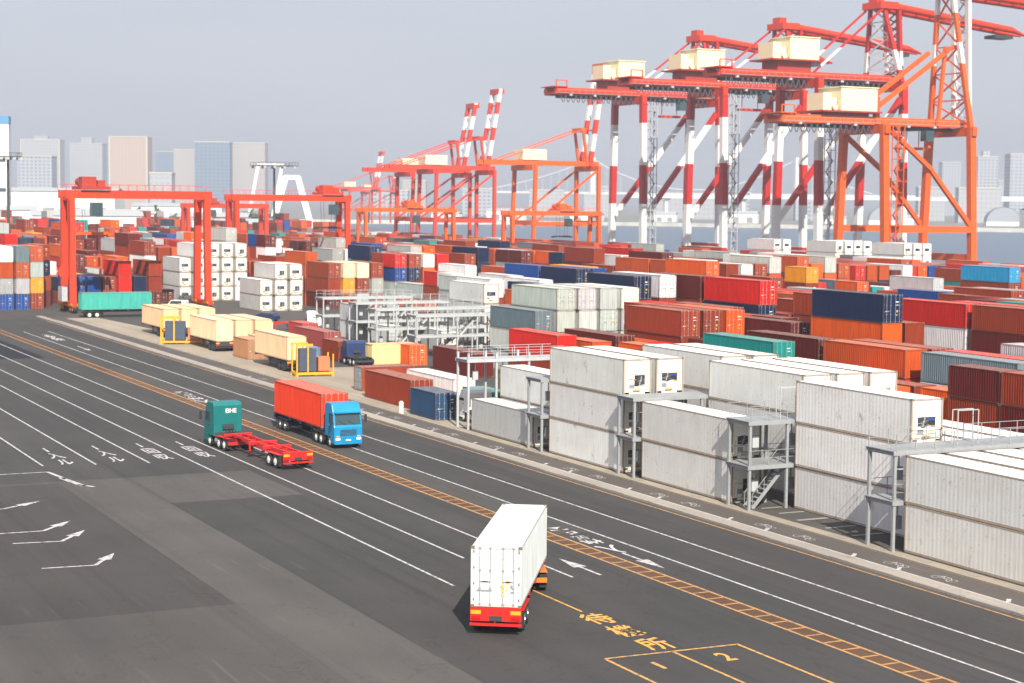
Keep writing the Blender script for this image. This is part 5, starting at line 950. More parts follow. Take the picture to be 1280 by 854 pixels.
# junction boxes / plants
# ------------------------------------------------------------ gantry cranes in the yard
def rtg(x0, x1, y, H, m, label, trolley=.2, thick=1.0):
    g = empty('yard_gantry_crane', (x0, y, 0), 0, label, 'gantry crane', 'rubber tyred gantry cranes over the stacks'); S = x1-x0; w = 7.2; T = thick
    for x in (0, S):
        for yy in (0, w):
            k = .9 if yy == 0 else -.9
            MB().beam((x, yy+k*.0, 1.6), (x, yy+k*.9, H-1), T*1.15, T*1.0, 0, T*1.15, T*1.35).build('leg', m, g)
        b = MB().box(x-.45, x+.45, -1.6, w+1.6, 1.1, 1.9).build('sill_beam', m, g)
        for yy in (-1.0, .6, w-.6, w+1.0):
            t = MB().cyl((x-.35, yy, .75), (x+.35, yy, .75), .75, 16).build('tyre', BLACK, g); MB().cyl((x-.38, yy, .75), (x+.38, yy, .75), .36, 12).build('rim', YEL, t)
        for yy in (-.2, w+.2): MB().box(x-.55, x+.55, yy-1.3, yy+1.3, 1.35, 1.75).build('bogie', YEL, g)
        MB().box(x-.4, x+.4, .9, w-.9, H-1.9, H-1.1).build('cross_beam', m, g)
    for yy in (.9, w-.9): MB().box(-1, S+1, yy-.5*T, yy+.5*T, H-1.5*T, H).build('girder', m, g)
    r_ = MB()
    for yy in (.2, w-.2): r_.beam((-1, yy, H+1), (S+1, yy, H+1), .06); [r_.beam((k*1.6-1, yy, H), (k*1.6-1, yy, H+1), .06) for k in range(int(S/1.6)+2)]
    r_.build('handrail', m, g)
    tx = S*trolley
    t = MB().box(tx-2.6, tx+2.6, -.2, w+.2, H+.1, H+.7).box(tx-2.2, tx+.4, 1, 3.6, H+.7, H+2.4).box(tx+.6, tx+2, 1, w-1.5, H+.7, H+1.8).cyl((tx-1.5, 4, H+1.5), (tx-1.5, 6.3, H+1.5), .8, 12).build('trolley', mat('trolley_red', (.35,.03,.02), .5) if trolley < .5 else m, g)
    MB().box(tx-1, tx+.9, -1.6, .4, H-4.6, H-2.2).build('cabin', GLASS, t)
    s = MB(); [s.beam((tx+a, w/2+c, H-1.5), (tx+a*.8, w/2+c, H-7.5), .06) for a in (-1.5, 1.5) for c in (-1, 1)]; s.build('hoist_rope', DARK, t)
    MB().box(tx-3, tx+3, w/2-.3, w/2+.3, H-8, H-7.5).box(tx-3.2, tx-2.7, w/2-1.2, w/2+1.2, H-8.1, H-7.7).box(tx+2.7, tx+3.2, w/2-1.2, w/2+1.2, H-8.1, H-7.7).build('spreader', ORANGE if trolley < .5 else DARK, t)
    MB().box(-1.5, -.5, 2, w-2, 2.0, 4.6).build('power_house', LIGHTSTEEL, g); MB().cyl((-1.0, 1.2, H*.33), (-1.0, 2.2, H*.33), 1.2, 16).build('cable_reel', m, g)
    l = MB()
    for k in range(int((H-3)/.45)): l.box(-.75, -.45, -.5, -.1, 2.2+k*.45, 2.25+k*.45)
    for q in (-.5, -.1): l.beam((-.6, q, 2), (-.6, q+.8, H-1), .05)
    l.build('ladder', m, g)
    return g
rtg(70.4, 95.2, 319.5, 21.9, VERM, 'nearest vermilion yard gantry crane, its left leg beside the teal container', .17, 1.0)
rtg(126.8, 154.4, 402, 21.7, VERM, 'second vermilion yard gantry crane right of the nearest one, behind the white reefers', .86, 1.0)
rtg(201, 230.5, 508, 18.3, ORANGE, 'slim orange yard gantry crane left of the far quay cranes', .55, .8)
rtg(239, 269, 484, 17.8, ORANGE, 'low orange yard gantry crane in front of the tall orange quay crane', .62, .9)
rtg(172, 200, 600, 19, VERM, 'distant red gantry crane between the second and the slim orange one', .3, 1.1)

# ------------------------------------------------------------ quay cranes
def banded(name, c1, c2, zs):
    """red and white aviation bands painted round the members at set heights"""
    m = bpy.data.materials.new(name); m.use_nodes = True; t = m.node_tree; p = t.nodes['Principled BSDF']; p.inputs['Roughness'].default_value = .5
    co = t.nodes.new('ShaderNodeTexCoord'); sp = t.nodes.new('ShaderNodeSeparateXYZ'); t.links.new(co.outputs['Object'], sp.inputs[0])
    mr = t.nodes.new('ShaderNodeMapRange'); mr.inputs['From Max'].default_value = 100; t.links.new(sp.outputs['Z'], mr.inputs['Value'])
    r_ = t.nodes.new('ShaderNodeValToRGB'); r_.color_ramp.interpolation = 'CONSTANT'; e = r_.color_ramp.elements; e[0].position = 0; e[0].color = (*c1, 1); e[1].position = zs[0]/100; e[1].color = (*c2, 1)
    for i, z in enumerate(zs[1:]): q = e.new(z/100); q.color = (*(c1 if i % 2 == 0 else c2), 1)
    t.links.new(mr.outputs[0], r_.inputs[0]); t.links.new(r_.outputs[0], p.inputs['Base Color']); return m
RW = banded('red_white_bands', (.44,.010,.006), (.74,.74,.72), (7, 20, 33, 47, 60, 66))
CR = mat('crane_red', (.62,.034,.004), .5, 0, .15, .6); CR_F = mat('far_crane_red', (.56,.035,.008), .6); RWF = banded('far_red_white_bands', (.56,.03,.008), (.74,.73,.71), (40, 46.5, 52, 58, 63, 70)); OW = banded('orange_white_bands', (.66,.095,.006), (.74,.74,.72), (60, 66, 74, 80))
QX = 304.6
def festoon(b, x0, x1, y, z, dip=2.6, pitch=1.9):
    x = x0
    while x < x1:
        pts = [(x+pitch*q/6, y, z-dip*math.sin(pi*q/6)) for q in range(7)]; b.path(pts, .2); x += pitch
def quay_crane(y0, H, label, legm, beamm, apexm, top, back=30, house=(-12.5, 3), hz=5.4, boom_tilt=-.10, tie=14.2, orange=False, S=21.3, G=30, group='tall quay cranes along the water'):
    g = empty('quay_crane', (QX, y0, 0), 0, label, 'quay crane', group)
    lt = 1.75
    for x in (0, G):
        for y in (0, S):
            lean = (1.8 if y == 0 else -1.8) if orange else (1.2 if y == 0 else -1.2)
            lg = MB().beam((x, y, 1.5), (x, y, 8), lt*1.35, lt*1.35, 0, lt*1.1, lt*1.1).beam((x, y, 8), (x, y+lean, H), lt*1.1, lt*1.1).build('leg', legm, g)
            bo = MB().box(x-.8, x+.8, y-4.5, y+4.5, .9, 2.0)
            for k in range(8): bo.cyl((x-.3, y-4+k*1.14, .45), (x+.3, y-4+k*1.14, .45), .45, 8)
            bo.build('bogie', DARK, g)
        MB().box(x-.7, x+.7, 0, S, tie-9, tie-7).build('sill_beam', legm, g)
        MB().box(x-.8, x+.8, 0, S, H-2.6, H-.3).build('portal_beam', beamm, g)
    for y in (0, S):
        MB().box(0, G, y-.6, y+.6, tie-1, tie+.8).build('tie_beam', beamm if orange else legm, g) if orange else None
        if orange:
            MB().beam((1, y, H-2), (G/2, y, (H+tie)/2+2), 1.15).beam((G/2-.2, y, (H+tie)/2+2), (G-.5, y, tie+.5), 1.15).build('diagonal_brace', legm, g)
        else: MB().beam((G-1, y+(1.2 if y == 0 else -1.2), H-5), (1, y, tie+2), 1.5).build('diagonal_brace', legm, g)
    # stair / lift tower on the near land leg
    s = MB(); z = 3; k = 0
    while z < H-3:
        for (xx, yy) in ((.9,-.9),(3.1,-.9),(.9,-3.1),(3.1,-3.1)): s.beam((xx, yy, z), (xx, yy, z+3), .22)
        a, c_ = (.9, 3.1) if k % 2 else (3.1, .9); s.beam((a, -1.8, z), (c_, -1.8, z+3), .5, .16); s.box(.8, 3.2, -3.2, -.8, z, z+.12); z += 3; k += 1
    s.build('stair_tower', mat('stair_grey', (.42,.42,.44), .6) if not orange else beamm, g)
    # main girder
    b = MB()
    for y in (S/2-3.6, S/2+3.6):
        if orange: b.box(-back, G+2.5, y-.8, y+.8, H-.2, H+2.0)
        else: b.cyl((-back, y, H+.9), (G+3, y, H+.9), 1.25, 12)
    for k in range(int((back+G)/5)+1): x = -back+k*5; b.box(x-.25, x+.25, S/2-4, S/2+4, H-.1, H+.7)
    b.build('girder', beamm, g)
    w = MB().box(-back-1, G, S/2-6.2, S/2-4.9, H+.1, H+.25)
    for k in range(int((back+G)/2.5)): w.beam((-back+k*2.5, S/2-6.2, H+.2), (-back+k*2.5, S/2-6.2, H+1.3), .08)
    w.beam((-back, S/2-6.2, H+1.3), (G, S/2-6.2, H+1.3), .08).build('walkway', GREYM, g)
    f = MB(); festoon(f, -back+1, -2 if orange else G-3, S/2-5.4, H-.2); f.build('festoon_cable', mat('cable_grey', (.08,.08,.10), .6), g)
    MB().box(-back-1, -back+4, S/2-5, S/2+5, H+2.2, H+2.5).beam((-back, S/2-4, H), (-back, S/2-4, H+4.4), .3).beam((-back+4, S/2-4, H), (-back+4, S/2-4, H+4.4), .3).beam((-back, S/2-4, H+4.4), (-back+4, S/2-4, H+4.4), .3).build('rear_platform', beamm, g)
    # machinery house
    ha, hb = house; hh = MB().box(ha+5.5, hb, S/2-5, S/2+5, H+hz, H+hz+6.2).build('machinery_house', CREAM, g)
    MB().box(ha+5.2, hb+.3, S/2-5.3, S/2+5.3, H+hz+6.2, H+hz+6.45).build('roof', CREAM, hh)
    e = MB().box(ha, ha+2.6, S/2-4.4, S/2+3, H+hz, H+hz+4.6).box(ha+3.2, ha+5, S/2-3.6, S/2+2.5, H+hz, H+hz+3.4).cyl((ha+4, S/2-4.6, H+hz+.8), (ha+4, S/2-3, H+hz+.8), .8, 10); e.build('electrical_room', CREAM, g)
    MB().box(ha-1, hb+1, S/2-6, S/2+6, H+hz-.5, H+hz-.05).box(ha+2, hb-2, S/2-4, S/2+4, H+1.2, H+hz-.5).build('house_platform', mat('platform_dark_red', (.32,.03,.02), .6), g)
    MB().box(-back+3, G-1, S/2-2.2, S/2-1.4, H-1.1, H-.4).box(-back+3, G-1, S/2+1.4, S/2+2.2, H-1.1, H-.4).box(-back+3, G-1, S/2-2.2, S/2+2.2, H-.5, H-.35).build('underside_catwalk', DARK, g)
    fl = MB()
    for k in range(6): fl.box(-back+4+k*9, -back+4.9+k*9, S/2-6.4, S/2-5.7, H-.7, H-.1)
    fl.build('floodlight', LIGHTSTEEL, g)
    # trolley and cabin
    t = MB().box(13, 19, S/2-4.2, S/2+4.2, H-1.2, H-.2).build('trolley', DARK, g); MB().box(15.5, 18.2, S/2-7.5, S/2-5, H-4.3, H-1.4).build('cabin', GLASS, t)
    MB().box(12, 20, S/2-1.3, S/2+1.3, H-6.5, H-5.8).beam((13, S/2, H-5.8), (13, S/2, H-1), .2).beam((19, S/2, H-5.8), (19, S/2, H-1), .2).build('spreader', beamm, t)
    # apex frame over the sea legs
    for y, yt in ((2, S/2-3), (S-2, S/2+3)): MB().beam((G, y, H), (G-3, yt, top), 1.3, 1.3, 0, 1.0, 1.0).build('apex_leg', apexm, g)
    xb = MB(); n = 5
    for k in range(n):
        za, zb = H+(top-H)*k/n, H+(top-H)*(k+1)/n; fa, fb = k/n, (k+1)/n
        ya, yb_ = 2+(S/2-5)*fa, 2+(S/2-5)*fb; yc, yd = S-2-(S/2-5)*fa, S-2-(S/2-5)*fb
        xb.beam((G-3*fa, ya, za), (G-3*fb, yd, zb), .4).beam((G-3*fa, yc, za), (G-3*fb, yb_, zb), .4).beam((G-3*fb, yb_, zb), (G-3*fb, yd, zb), .35)
    xb.build('apex_bracing', mat('apex_white', (.7,.7,.7), .5) if not orange else beamm, g)
    MB().box(G-5, G+1.5, S/2-4.5, S/2+4.5, top-.8, top+1.2).box(G-4.6, G-2, S/2-2, S/2+2, top+1.2, top+3).build('apex_head', CR, g)
    # back stays
    for y in (S/2-4, S/2+4):
        if orange: MB().beam((1, y, H+4.5), (G-5, y, H+(top-H)*.56), 1.1).build('back_stay', beamm, g)
        else: MB().beam((2, y, H+2), (G-4, y, top-1), .55).build('back_stay', legm, g)
    if orange: MB().beam((1, S/2-4, H), (1, S/2-4, H+7.5), 1.4).beam((1, S/2+4, H), (1, S/2+4, H+7.5), 1.4).beam((1, S/2-4, H+7), (1, S/2+4, H+7), 1).build('rear_frame', beamm, g); MB().beam((G-6.5, S/2-4.5, H+(top-H)*.56), (G-.5, S/2-2, H+(top-H)*.6), 1.1).beam((G-9, S/2-5.5, H), (G-5, S/2-3, H+(top-H)*.58), .9).build('apex_strut', beamm, g)
    # folded boom: inner part raised beside the apex, outer part folded level over the water
    inn = MB()
    for y in (S/2-3, S/2+3): inn.beam((G+4, y, H+1), (G+2.5, y, top), 1.0, 1.6)
    for k in range(9):
        z = H+2+(top-H-3)*k/9; inn.beam((G+4, S/2-3, z), (G+3, S/2+3, z+(top-H)/9), .35).beam((G+4, S/2+3, z), (G+3, S/2-3, z+(top-H)/9), .35)
    inn.build('inner_boom', apexm if not orange else mat('boom_white', (.72,.72,.72), .5), g)
    out_ = MB(); Lb = 46
    for y in (S/2-3, S/2+3): out_.cyl((G+1, y, top), (G+Lb, y, top+boom_tilt*Lb), 1.15, 12, 0, 1.0).cyl((G+Lb, y, top+boom_tilt*Lb), (G+Lb+7, S/2+(y-S/2)*.3, top+boom_tilt*Lb-1.2), .9, 10, 0, .35)
    for k in range(9): x = G+3+k*5; z = top+boom_tilt*(x-G); out_.beam((x, S/2-3, z), (x, S/2+3, z), .5)
    out_.build('outer_boom', CR, g); MB().box(G+Lb-6, G+Lb+1, S/2-2.5, S/2+2.5, top+boom_tilt*Lb-2.6, top+boom_tilt*Lb-1.6).build('boom_catwalk', DARK, g)
    return g
quay_crane(518.5, 56.3, 'leftmost of the three red and white banded quay cranes', RW, CR, RW, 77)
quay_crane(469.3, 56.6, 'middle one of the three red and white banded quay cranes', RW, CR, RW, 77)
quay_crane(419.8, 56.6, 'red and white banded quay crane directly behind the orange one', RW, CR, RW, 79)
quay_crane(389.2, 42.6, 'big all orange quay crane nearest the right edge', ORANGE, ORANGE, OW, 80, back=30, house=(-17, .5), hz=3.4, orange=True, boom_tilt=-.06)
def old_crane(x, y0, H, lean, label, m, bm, top, dist=0, S=18, G=28):
    g = empty('quay_crane', (x, y0, 0), 0, label, 'quay crane', 'older quay cranes with raised booms')
    for xx in (0, G):
        for y in (0, S): MB().beam((xx, y, 1), (xx+(1 if xx == 0 else 0), y, H), 1.3).build('leg', m, g)
        MB().box(xx-.6, xx+.6, 0, S, 12, 13.6).build('sill_beam', m, g); MB().box(xx-.6, xx+.6, 0, S, H-2, H).build('portal_beam', m, g)
    for y in (0, S): MB().box(0, G, y-.5, y+.5, 11.5, 13).beam((1, y, 13), (G-1, y, H-2), .7).build('diagonal_brace', m, g)
    for y in (S/2-3, S/2+3): MB().box(-18, G+3, y-.6, y+.6, H, H+1.8).build('girder', m, g)
    MB().box(-2, 8, S/2-4, S/2+4, H+2, H+6).build('machinery_house', CREAM, g)
    for y in (S/2-3.5, S/2+3.5): MB().beam((G-2, y, H), (G-4, y, H+14), .9).beam((G-4, y, H+14), (-12, y, H+1.5), .4).build('apex_frame', m, g)
    MB().box(G-5, G-3, S/2-4, S/2+4, H+13, H+14.5).build('apex_head', m, g)
    b = MB()
    for y in (S/2-3.5, S/2+3.5): b.beam((G-1, y, H), (G-1+lean, y, top), 1.5, 1.7)

    for k in range(7): z = H+2+(top-H-4)*k/6; b.beam((G-1+lean*(z-H)/(top-H), S/2-3.5, z), (G-1+lean*(z-H)/(top-H), S/2+3.5, z), .5)
    b.build('raised_boom', bm, g); MB().box(G-2.2+lean, G+.6+lean, S/2-4.3, S/2+4.3, top-2.2, top).build('boom_head', m, g)
    return g
old_crane(QX, 600, 34.5, 6, 'orange quay crane with twin striped booms raised, left of the banded cranes', ORANGE, RWF, 74)
old_crane(QX, 692, 34, 6, 'farther orange quay crane with a pair of close striped booms standing up', CR_F, RWF, 69)
old_crane(QX, 717, 33, 6, 'pale distant orange quay crane with the left striped boom of the cluster', CR_F, RWF, 64)
old_crane(541, 1345+62, 30, 6, 'faint tiny crane with raised boom, left one on the far shore', CR_F, RWF, 62)
old_crane(575, 1398+50, 28, 6, 'faint tiny crane with raised boom, right one on the far shore', CR_F, RWF, 58)

# ------------------------------------------------------------ flood light masts
def mast(x, y, H, label, w=3.2):
    g = empty('floodlight_mast', (x, y, 0), 0, label, 'light mast'); MB().cyl((0,0,0), (0,0,H), .62, 12, 0, .42).build('pole', DARK, g)
    b = MB().box(-w, w, -w, w, H-.3, H)
    for k in range(5):
        for (xx, yy) in ((-w+k*w/2, -w), (-w+k*w/2, w), (-w, -w+k*w/2), (w, -w+k*w/2)): b.beam((xx, yy, H), (xx, yy, H+1.2), .12)
    for s in (-1, 1): b.beam((-w, s*w, H+1.2), (w, s*w, H+1.2), .1).beam((s*w, -w, H+1.2), (s*w, w, H+1.2), .1)
    h = b.build('platform', DARK, g)
    l = MB()
    for k in range(4):
        for s in (-1, 1): l.box(-w+.6+k*w*.55, -w+1.6+k*w*.55, s*w-.35, s*w+.35, H-1.2, H-.4)
    l.build('floodlight', LIGHTSTEEL, h)
mast(247, 731, 35, 'tall dark floodlight mast above the second red gantry', 8); mast(117, 630, 34.5, 'tall dark floodlight mast near the left edge', 4)

# ------------------------------------------------------------ far buildings
def facade(name, c, g, sx=3.2, sz=3.4, frac=.5):
    """tower face: rows of window bays of a darker tone"""
    m = bpy.data.materials.new(name); m.use_nodes = True; t = m.node_tree; p = t.nodes['Principled BSDF']; p.inputs['Roughness'].default_value = .6
    co = t.nodes.new('ShaderNodeTexCoord'); sp = t.nodes.new('ShaderNodeSeparateXYZ'); t.links.new(co.outputs['Object'], sp.inputs[0])
    ad = t.nodes.new('ShaderNodeMath'); ad.operation = 'ADD'; t.links.new(sp.outputs['X'], ad.inputs[0]); t.links.new(sp.outputs['Y'], ad.inputs[1])
    fs = []
    for src, per, fr in ((ad.outputs[0], sx, frac+.1), (sp.outputs['Z'], sz, frac)):
        d = t.nodes.new('ShaderNodeMath'); d.operation = 'DIVIDE'; d.inputs[1].default_value = per; f_ = t.nodes.new('ShaderNodeMath'); f_.operation = 'FRACT'; l = t.nodes.new('ShaderNodeMath'); l.operation = 'LESS_THAN'; l.inputs[1].default_value = fr
        t.links.new(src, d.inputs[0]); t.links.new(d.outputs[0], f_.inputs[0]); t.links.new(f_.outputs[0], l.inputs[0]); fs.append(l)
    mu = t.nodes.new('ShaderNodeMath'); mu.operation = 'MULTIPLY'; t.links.new(fs[0].outputs[0], mu.inputs[0]); t.links.new(fs[1].outputs[0], mu.inputs[1])
    x = t.nodes.new('ShaderNodeMix'); x.data_type = 'RGBA'; x.inputs['A'].default_value = (*c, 1); x.inputs['B'].default_value = (*g, 1); t.links.new(mu.outputs[0], x.inputs['Factor']); t.links.new(x.outputs['Result'], p.inputs['Base Color']); return m
FC = dict(white=facade('facade_white', (.36,.37,.40), (.29,.31,.345), 5.5, 5.5), beige=facade('facade_beige', (.42,.32,.28), (.36,.28,.25), 5, 3.6), grey=facade('facade_grey', (.36,.38,.42), (.16,.20,.26), 6, 5), glass=facade('facade_glass', (.17,.23,.31), (.11,.16,.24), 7, 6, .7), pink=facade('facade_pink', (.37,.34,.34), (.315,.30,.31), 5, 5))  # distance haze put into the wall and window colours
TRIM = mat('tower_trim', (.48,.46,.42), .6, 0, 0)
def tower(x, y, w, d, H, f, label, extra=0, trim=True, rz=-.45, cat='tower block', name='tower_block', base=1.2):
    g = empty(name, (x, y, base), rz, label, cat)
    MB().box(-w/2, w/2, 0, d, 0, H).build('wall', FC[f], g)
    MB().box(-w/2-.5, w/2+.5, -.5, d+.5, H, H+1.6).build('roof', TRIM, g)
    if extra: MB().box(-w*.2, w*.15, d*.3, d*.7, H+1.6, H+1.6+extra).build('roof_house', FC['grey'], g)
    if f == 'beige' or 'frame top' in label:
        for s in (-1, 1): MB().box(s*w/2-1.2 if s > 0 else -w/2-1.2, s*w/2+1.2 if s > 0 else -w/2+1.2, -1, 2, 0, H+1).build('corner_pier', TRIM, g)
    return g
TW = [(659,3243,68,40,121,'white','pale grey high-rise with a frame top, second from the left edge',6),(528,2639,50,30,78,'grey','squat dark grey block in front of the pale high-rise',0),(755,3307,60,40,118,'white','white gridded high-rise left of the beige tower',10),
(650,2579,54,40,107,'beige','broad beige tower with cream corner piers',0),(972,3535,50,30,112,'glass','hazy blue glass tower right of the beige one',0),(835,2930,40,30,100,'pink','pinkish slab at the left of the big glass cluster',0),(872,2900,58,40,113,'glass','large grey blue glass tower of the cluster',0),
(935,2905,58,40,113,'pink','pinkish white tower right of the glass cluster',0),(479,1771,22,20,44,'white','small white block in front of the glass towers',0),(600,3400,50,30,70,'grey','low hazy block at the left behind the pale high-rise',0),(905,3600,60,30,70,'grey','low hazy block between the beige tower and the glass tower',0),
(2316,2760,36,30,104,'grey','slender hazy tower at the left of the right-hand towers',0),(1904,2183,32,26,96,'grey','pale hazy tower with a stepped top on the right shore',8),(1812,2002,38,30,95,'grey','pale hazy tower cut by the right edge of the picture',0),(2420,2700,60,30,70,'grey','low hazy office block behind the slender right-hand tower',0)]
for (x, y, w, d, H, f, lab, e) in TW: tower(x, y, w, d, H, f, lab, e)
rb = random.Random(8)
FAREA = [(1147,1900),(1100,1990),(1190,1860),(1240,1880),(1060,2050),(1364,2449),(1290,1800),(1010,2150),(1420,1640),(960,2250),(1480,1800),(860,2100)]
for i, (x, y) in enumerate(FAREA):
    H = rb.uniform(24, 46); tower(x, y, rb.uniform(30, 60), 20, H, rb.choice(('white','grey','pink')), 'low pale apartment block on the far shore beyond the water, among its like', 0, False, -.5, 'apartment block', 'apartment_block')['group'] = 'apartment blocks on the far shore'
    # they cannot be told apart in the haze
# white tower with blue cap at the left edge
g = empty('office_tower', (167, 921, 0), -.3, 'bright white tower with a blue top at the left edge', 'building'); MB().box(-4.5,4.5,0,9,0,57).build('wall', WHITE, g); MB().box(-4.7,4.7,-.2,9.2,57,61).build('roof_cap', mat('cap_blue', (.08,.25,.45), .5), g)
for k in range(9): MB().box(-3, 3, -.1, .02, 8+k*5, 10+k*5).build('window', GLASS, g) if k % 3 == 0 else None
def shed(x, y, w, d, H, label, m=WHITE, rz=-.4, base=.02, roofm=LIGHTSTEEL):
    g = empty('warehouse', (x, y, base), rz, label, 'warehouse'); MB().box(-w/2, w/2, 0, d, 0, H).build('wall', m, g)
    MB().quad([(-w/2-.6,-.6,H+.1),(w/2+.6,-.6,H+.1),(w/2+.6,d/2,H+2.4),(-w/2-.6,d/2,H+2.4)]).quad([(-w/2-.6,d/2,H+2.4),(w/2+.6,d/2,H+2.4),(w/2+.6,d+.6,H+.1),(-w/2-.6,d+.6,H+.1)]).build('roof', roofm, g)
    n = max(2, int(w/14))
    for k in range(n): MB().box(-w/2+(k+.25)*w/n, -w/2+(k+.7)*w/n, -.12, .02, .5, H*.6).build('door', GREYM, g)
shed(215, 1110, 110, 40, 24, 'long white warehouse at the far left behind the stacks'); shed(330, 1180, 60, 30, 15, 'low white shed behind the nearest gantry crane'); shed(120, 1040, 46, 24, 13, 'small white shed at the left edge behind the stacks')
for i, (x, y, w_, h_) in enumerate(((60,700,40,9),(10,780,50,11),(120,800,44,10),(190,830,50,12),(70,860,46,13),(255,800,34,9),(150,900,60,14),(20,930,60,14),(230,960,50,12),(95,960,40,12))):
    shed(x, y, w_, 22, h_, 'pale yard shed far behind the left stacks, %s' % ('first of the nearer ones','left of the nearer ones','beside the left mast','seen through the nearest gantry','behind the nearer sheds','left of the second gantry','widest one, mid-distance','farthest left one','behind the second gantry','low one in the second line')[i], (WHITE, LIGHTSTEEL, CREAM)[i % 3], -.2)
shed(300, 1030, 40, 24, 10, 'low pale shed seen through the nearest gantry', LIGHTSTEEL); shed(272, 905, 36, 22, 11, 'pale shed seen under the second gantry girder'); shed(929, 1560-0, 52, 30, 26, 'large white store building on the far shore behind the orange crane', WHITE, -.4, 1.3) if False else None
shed(1290, 1290, 40, 26, 28, 'white harbour building across the water behind the orange crane', WHITE, -.35, 1.25); shed(1230, 1330, 26, 26, 16, 'low white annex beside the harbour building', WHITE, -.35, 1.25)
for i, (x, y, w) in enumerate(((905,1660,34),(960,1590,22),(1010,1520,28),(1065,1440,20),(1110,1380,24),(820,1680,40),(760,1700,30))):
    shed(x, y, w, 12, 6+(i % 3)*2, ('small white quay shed left of the banded cranes','small white quay shed behind the leftmost banded crane','small white quay shed between the banded cranes','small white quay shed behind the middle banded crane','small white quay shed left of the orange crane','long white quay shed farthest left across the water','white quay shed farthest left but one across the water')[i], WHITE, -.75, 1.25)
# white cable stayed frames behind the second gantry
g = empty('white_gantry', (378, 1152, 0), -.2, 'white slanted twin jib frame left of the floodlight mast', 'dock crane')
for s in (0, 16): MB().beam((s-8, 0, 0), (s, 0, 44), 2.0).build('jib', WHITE, g)
MB().box(-1, 17, -1, 1, 42.5, 44.5).build('top_beam', WHITE, g)
g = empty('white_gantry', (400, 1148, 0), -.2, 'white tapering frame standing behind the floodlight mast', 'dock crane')
for s in (-1, 1): MB().beam((s*14, 0, 0), (s*4, 0, 36), 4.2, 3).build('leg', WHITE, g)
MB().box(-5, 5, -1.5, 1.5, 34, 37).build('top_beam', WHITE, g)
# suspension bridge in the haze
BR = mat('bridge_white', (.62,.64,.66), .6, 0, 0)
g = empty('suspension_bridge', (1254, 2281, 1), 0, 'faint suspension bridge across the bay behind the quay cranes', 'bridge')
A, B_ = Vector((0,0,0)), Vector((207,-214,0)); d_ = (B_-A); A2, B2 = A-d_*.6, B_+d_*.35
for P_ in (A, B_):
    b = MB(); 
    for s in (-6, 6): b.beam((P_.x+s*.7, P_.y+s*.7, 0), (P_.x+s*.7, P_.y+s*.7, 85), 4)
    b.beam((P_.x-4, P_.y-4, 80), (P_.x+4, P_.y+4, 80), 4).build('pylon', BR, g)
MB().beam((A2.x, A2.y, 34), (B2.x+500, B2.y-520, 30), 14, 3.2).build('deck', BR, g)
cb = MB()
def cable(p, q, zp, zq, sag):
    pts = []
    for i in range(15): t = i/14; v = p.lerp(q, t); pts.append((v.x, v.y, zp+(zq-zp)*t-4*sag*t*(1-t)))
    cb.path(pts, 1.0); return pts
for (x, y, z) in cable(A, B_, 83, 83, 44)+cable(A2, A, 36, 83, 6)+cable(B_, B2, 83, 36, 6): cb.beam((x, y, z), (x, y, 34), .35)
cb.build('main_cable', BR, g)
# elevated road at the right
g = empty('viaduct', (1500, 1560, 1), 0, 'pale elevated road on piers crossing the right side behind the trees', 'viaduct')
P0, P1 = Vector((-430, 300, 0)), Vector((800, -330, 0)); MB().beam((P0.x, P0.y, 27), (P1.x, P1.y, 27), 12, 2.4).beam((P0.x, P0.y-6, 29), (P1.x, P1.y-6, 29), .5, 1.4).build('deck', BR, g)
for i in range(15): v = P0.lerp(P1, (i+.5)/15); MB().box(v.x-2, v.x+2, v.y-2, v.y+2, 0, 26).box(v.x-5, v.x+5, v.y-2.5, v.y+2.5, 23.5, 25.7).build('pier', BR, g)
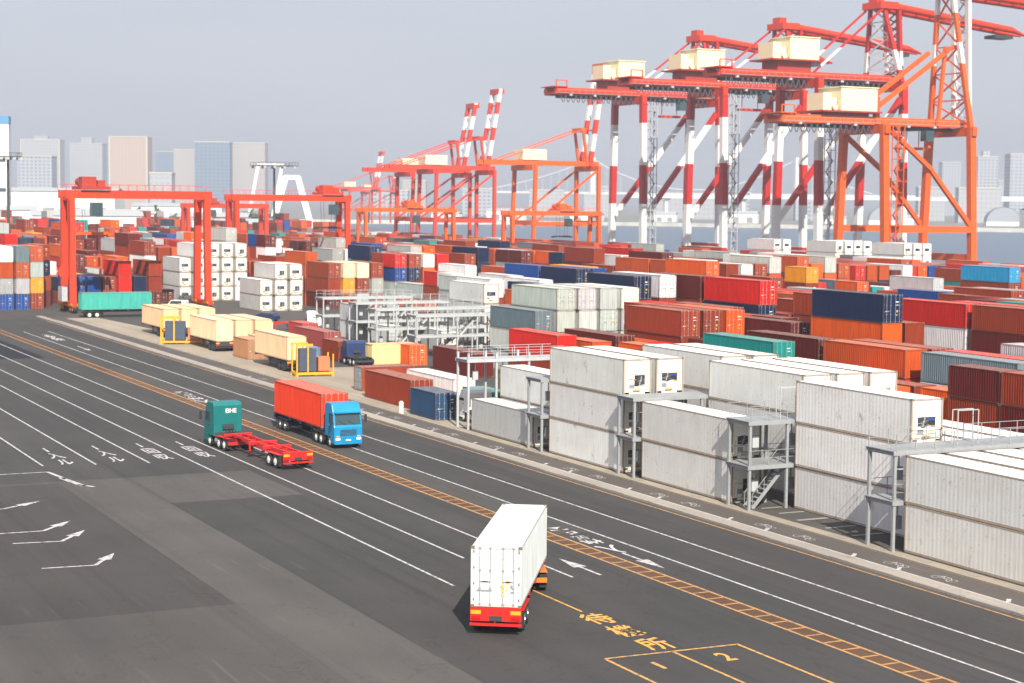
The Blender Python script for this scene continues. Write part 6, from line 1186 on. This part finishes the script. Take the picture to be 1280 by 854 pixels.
# arched grey roof halls on the far shore
for i, (x, y) in enumerate(((1135, 1450), (1235, 1390))):
    g = empty('arched_hall', (x, y, 1.2), -.6, ('grey arched hall between the banded cranes across the water','grey arched hall just left of the orange crane across the water')[i], 'hall'); b = MB(); N = 12; w = 17
    P_ = [(-w*math.cos(pi*k/N), 4+15*math.sin(pi*k/N)) for k in range(N+1)]
    for (a, za), (c_, zc) in zip(P_, P_[1:]): b.quad([(a,0,za),(c_,0,zc),(c_,26,zc),(a,26,za)])
    b.build('arched_roof', mat('hall_roof', (.22,.25,.30), .6), g); f2 = MB(); n = len(f2.v); f2.v += [(a, .4, z) for a, z in P_]; f2.f.append(tuple(range(N+1))); f2.m.append(0); f2.build('end_wall', mat('hall_end', (.3,.33,.38), .6), g); MB().box(-w, w, 0, 26, 0, 4).build('wall', WHITE, g)
# dark band of trees on the right shore and along the far left
LEAF = mat('foliage', (.055,.085,.05), .8, 0, .5, .3)
def wood(name, pts, n, h, seed, label):
    r_ = random.Random(seed); b = MB()
    for i in range(n):
        t = r_.random()*(len(pts)-1); k = int(t); f_ = t-k; x = pts[k][0]+(pts[k+1][0]-pts[k][0])*f_+r_.gauss(0, 9); y = pts[k][1]+(pts[k+1][1]-pts[k][1])*f_+r_.gauss(0, 9)
        hh = h*(.6+.5*math.sin(t*7)+r_.random()*.4); z = 1.5+hh*r_.random()
        for q in range(3):
            a, c_ = r_.random()*6.28, r_.random()*3.14; s = 1.6+r_.random()*1.6; u = Vector((math.cos(a)*math.sin(c_), math.sin(a)*math.sin(c_), math.cos(c_))); v = u.orthogonal().normalized(); o_ = Vector((x+r_.gauss(0,1.5), y+r_.gauss(0,1.5), max(1.4, z+r_.gauss(0,1.5))))
            b.quad([o_-u*s-v*s*.6, o_+u*s-v*s*.6, o_+u*s*.7+v*s, o_-u*s*.6+v*s*.8])
    tag(b.build(name, LEAF, recalc=False), label, 'trees', kind='stuff')
wood('shore_trees', [(1330,1240),(1500,1110),(1700,960),(1950,860)], 5200, 14, 4, 'dark green band of trees on the right shore under the viaduct')
wood('far_left_trees', [(120,990),(260,1010),(330,1000)], 900, 7, 6, 'dark green tree belt behind the far left stacks')
# a ship's white deckhouse and small boats are too faint to place; haze
hz = MB().box(-9800, 12800, -1000, 13900, -7, 135).build('haze', None if False else bpy.data.materials.new('haze_air')); tag(hz, kind='stuff', label='thin pale haze lying over the harbour and the city', cat='haze')
hm = hz.data.materials[0]; hm.use_nodes = True; t = hm.node_tree; t.nodes.clear(); o_ = t.nodes.new('ShaderNodeOutputMaterial'); v_ = t.nodes.new('ShaderNodeVolumePrincipled')
v_.inputs['Density'].default_value = .00023; v_.inputs['Color'].default_value = (.80, .86, .95, 1); v_.inputs['Anisotropy'].default_value = .2; t.links.new(v_.outputs[0], o_.inputs['Volume'])
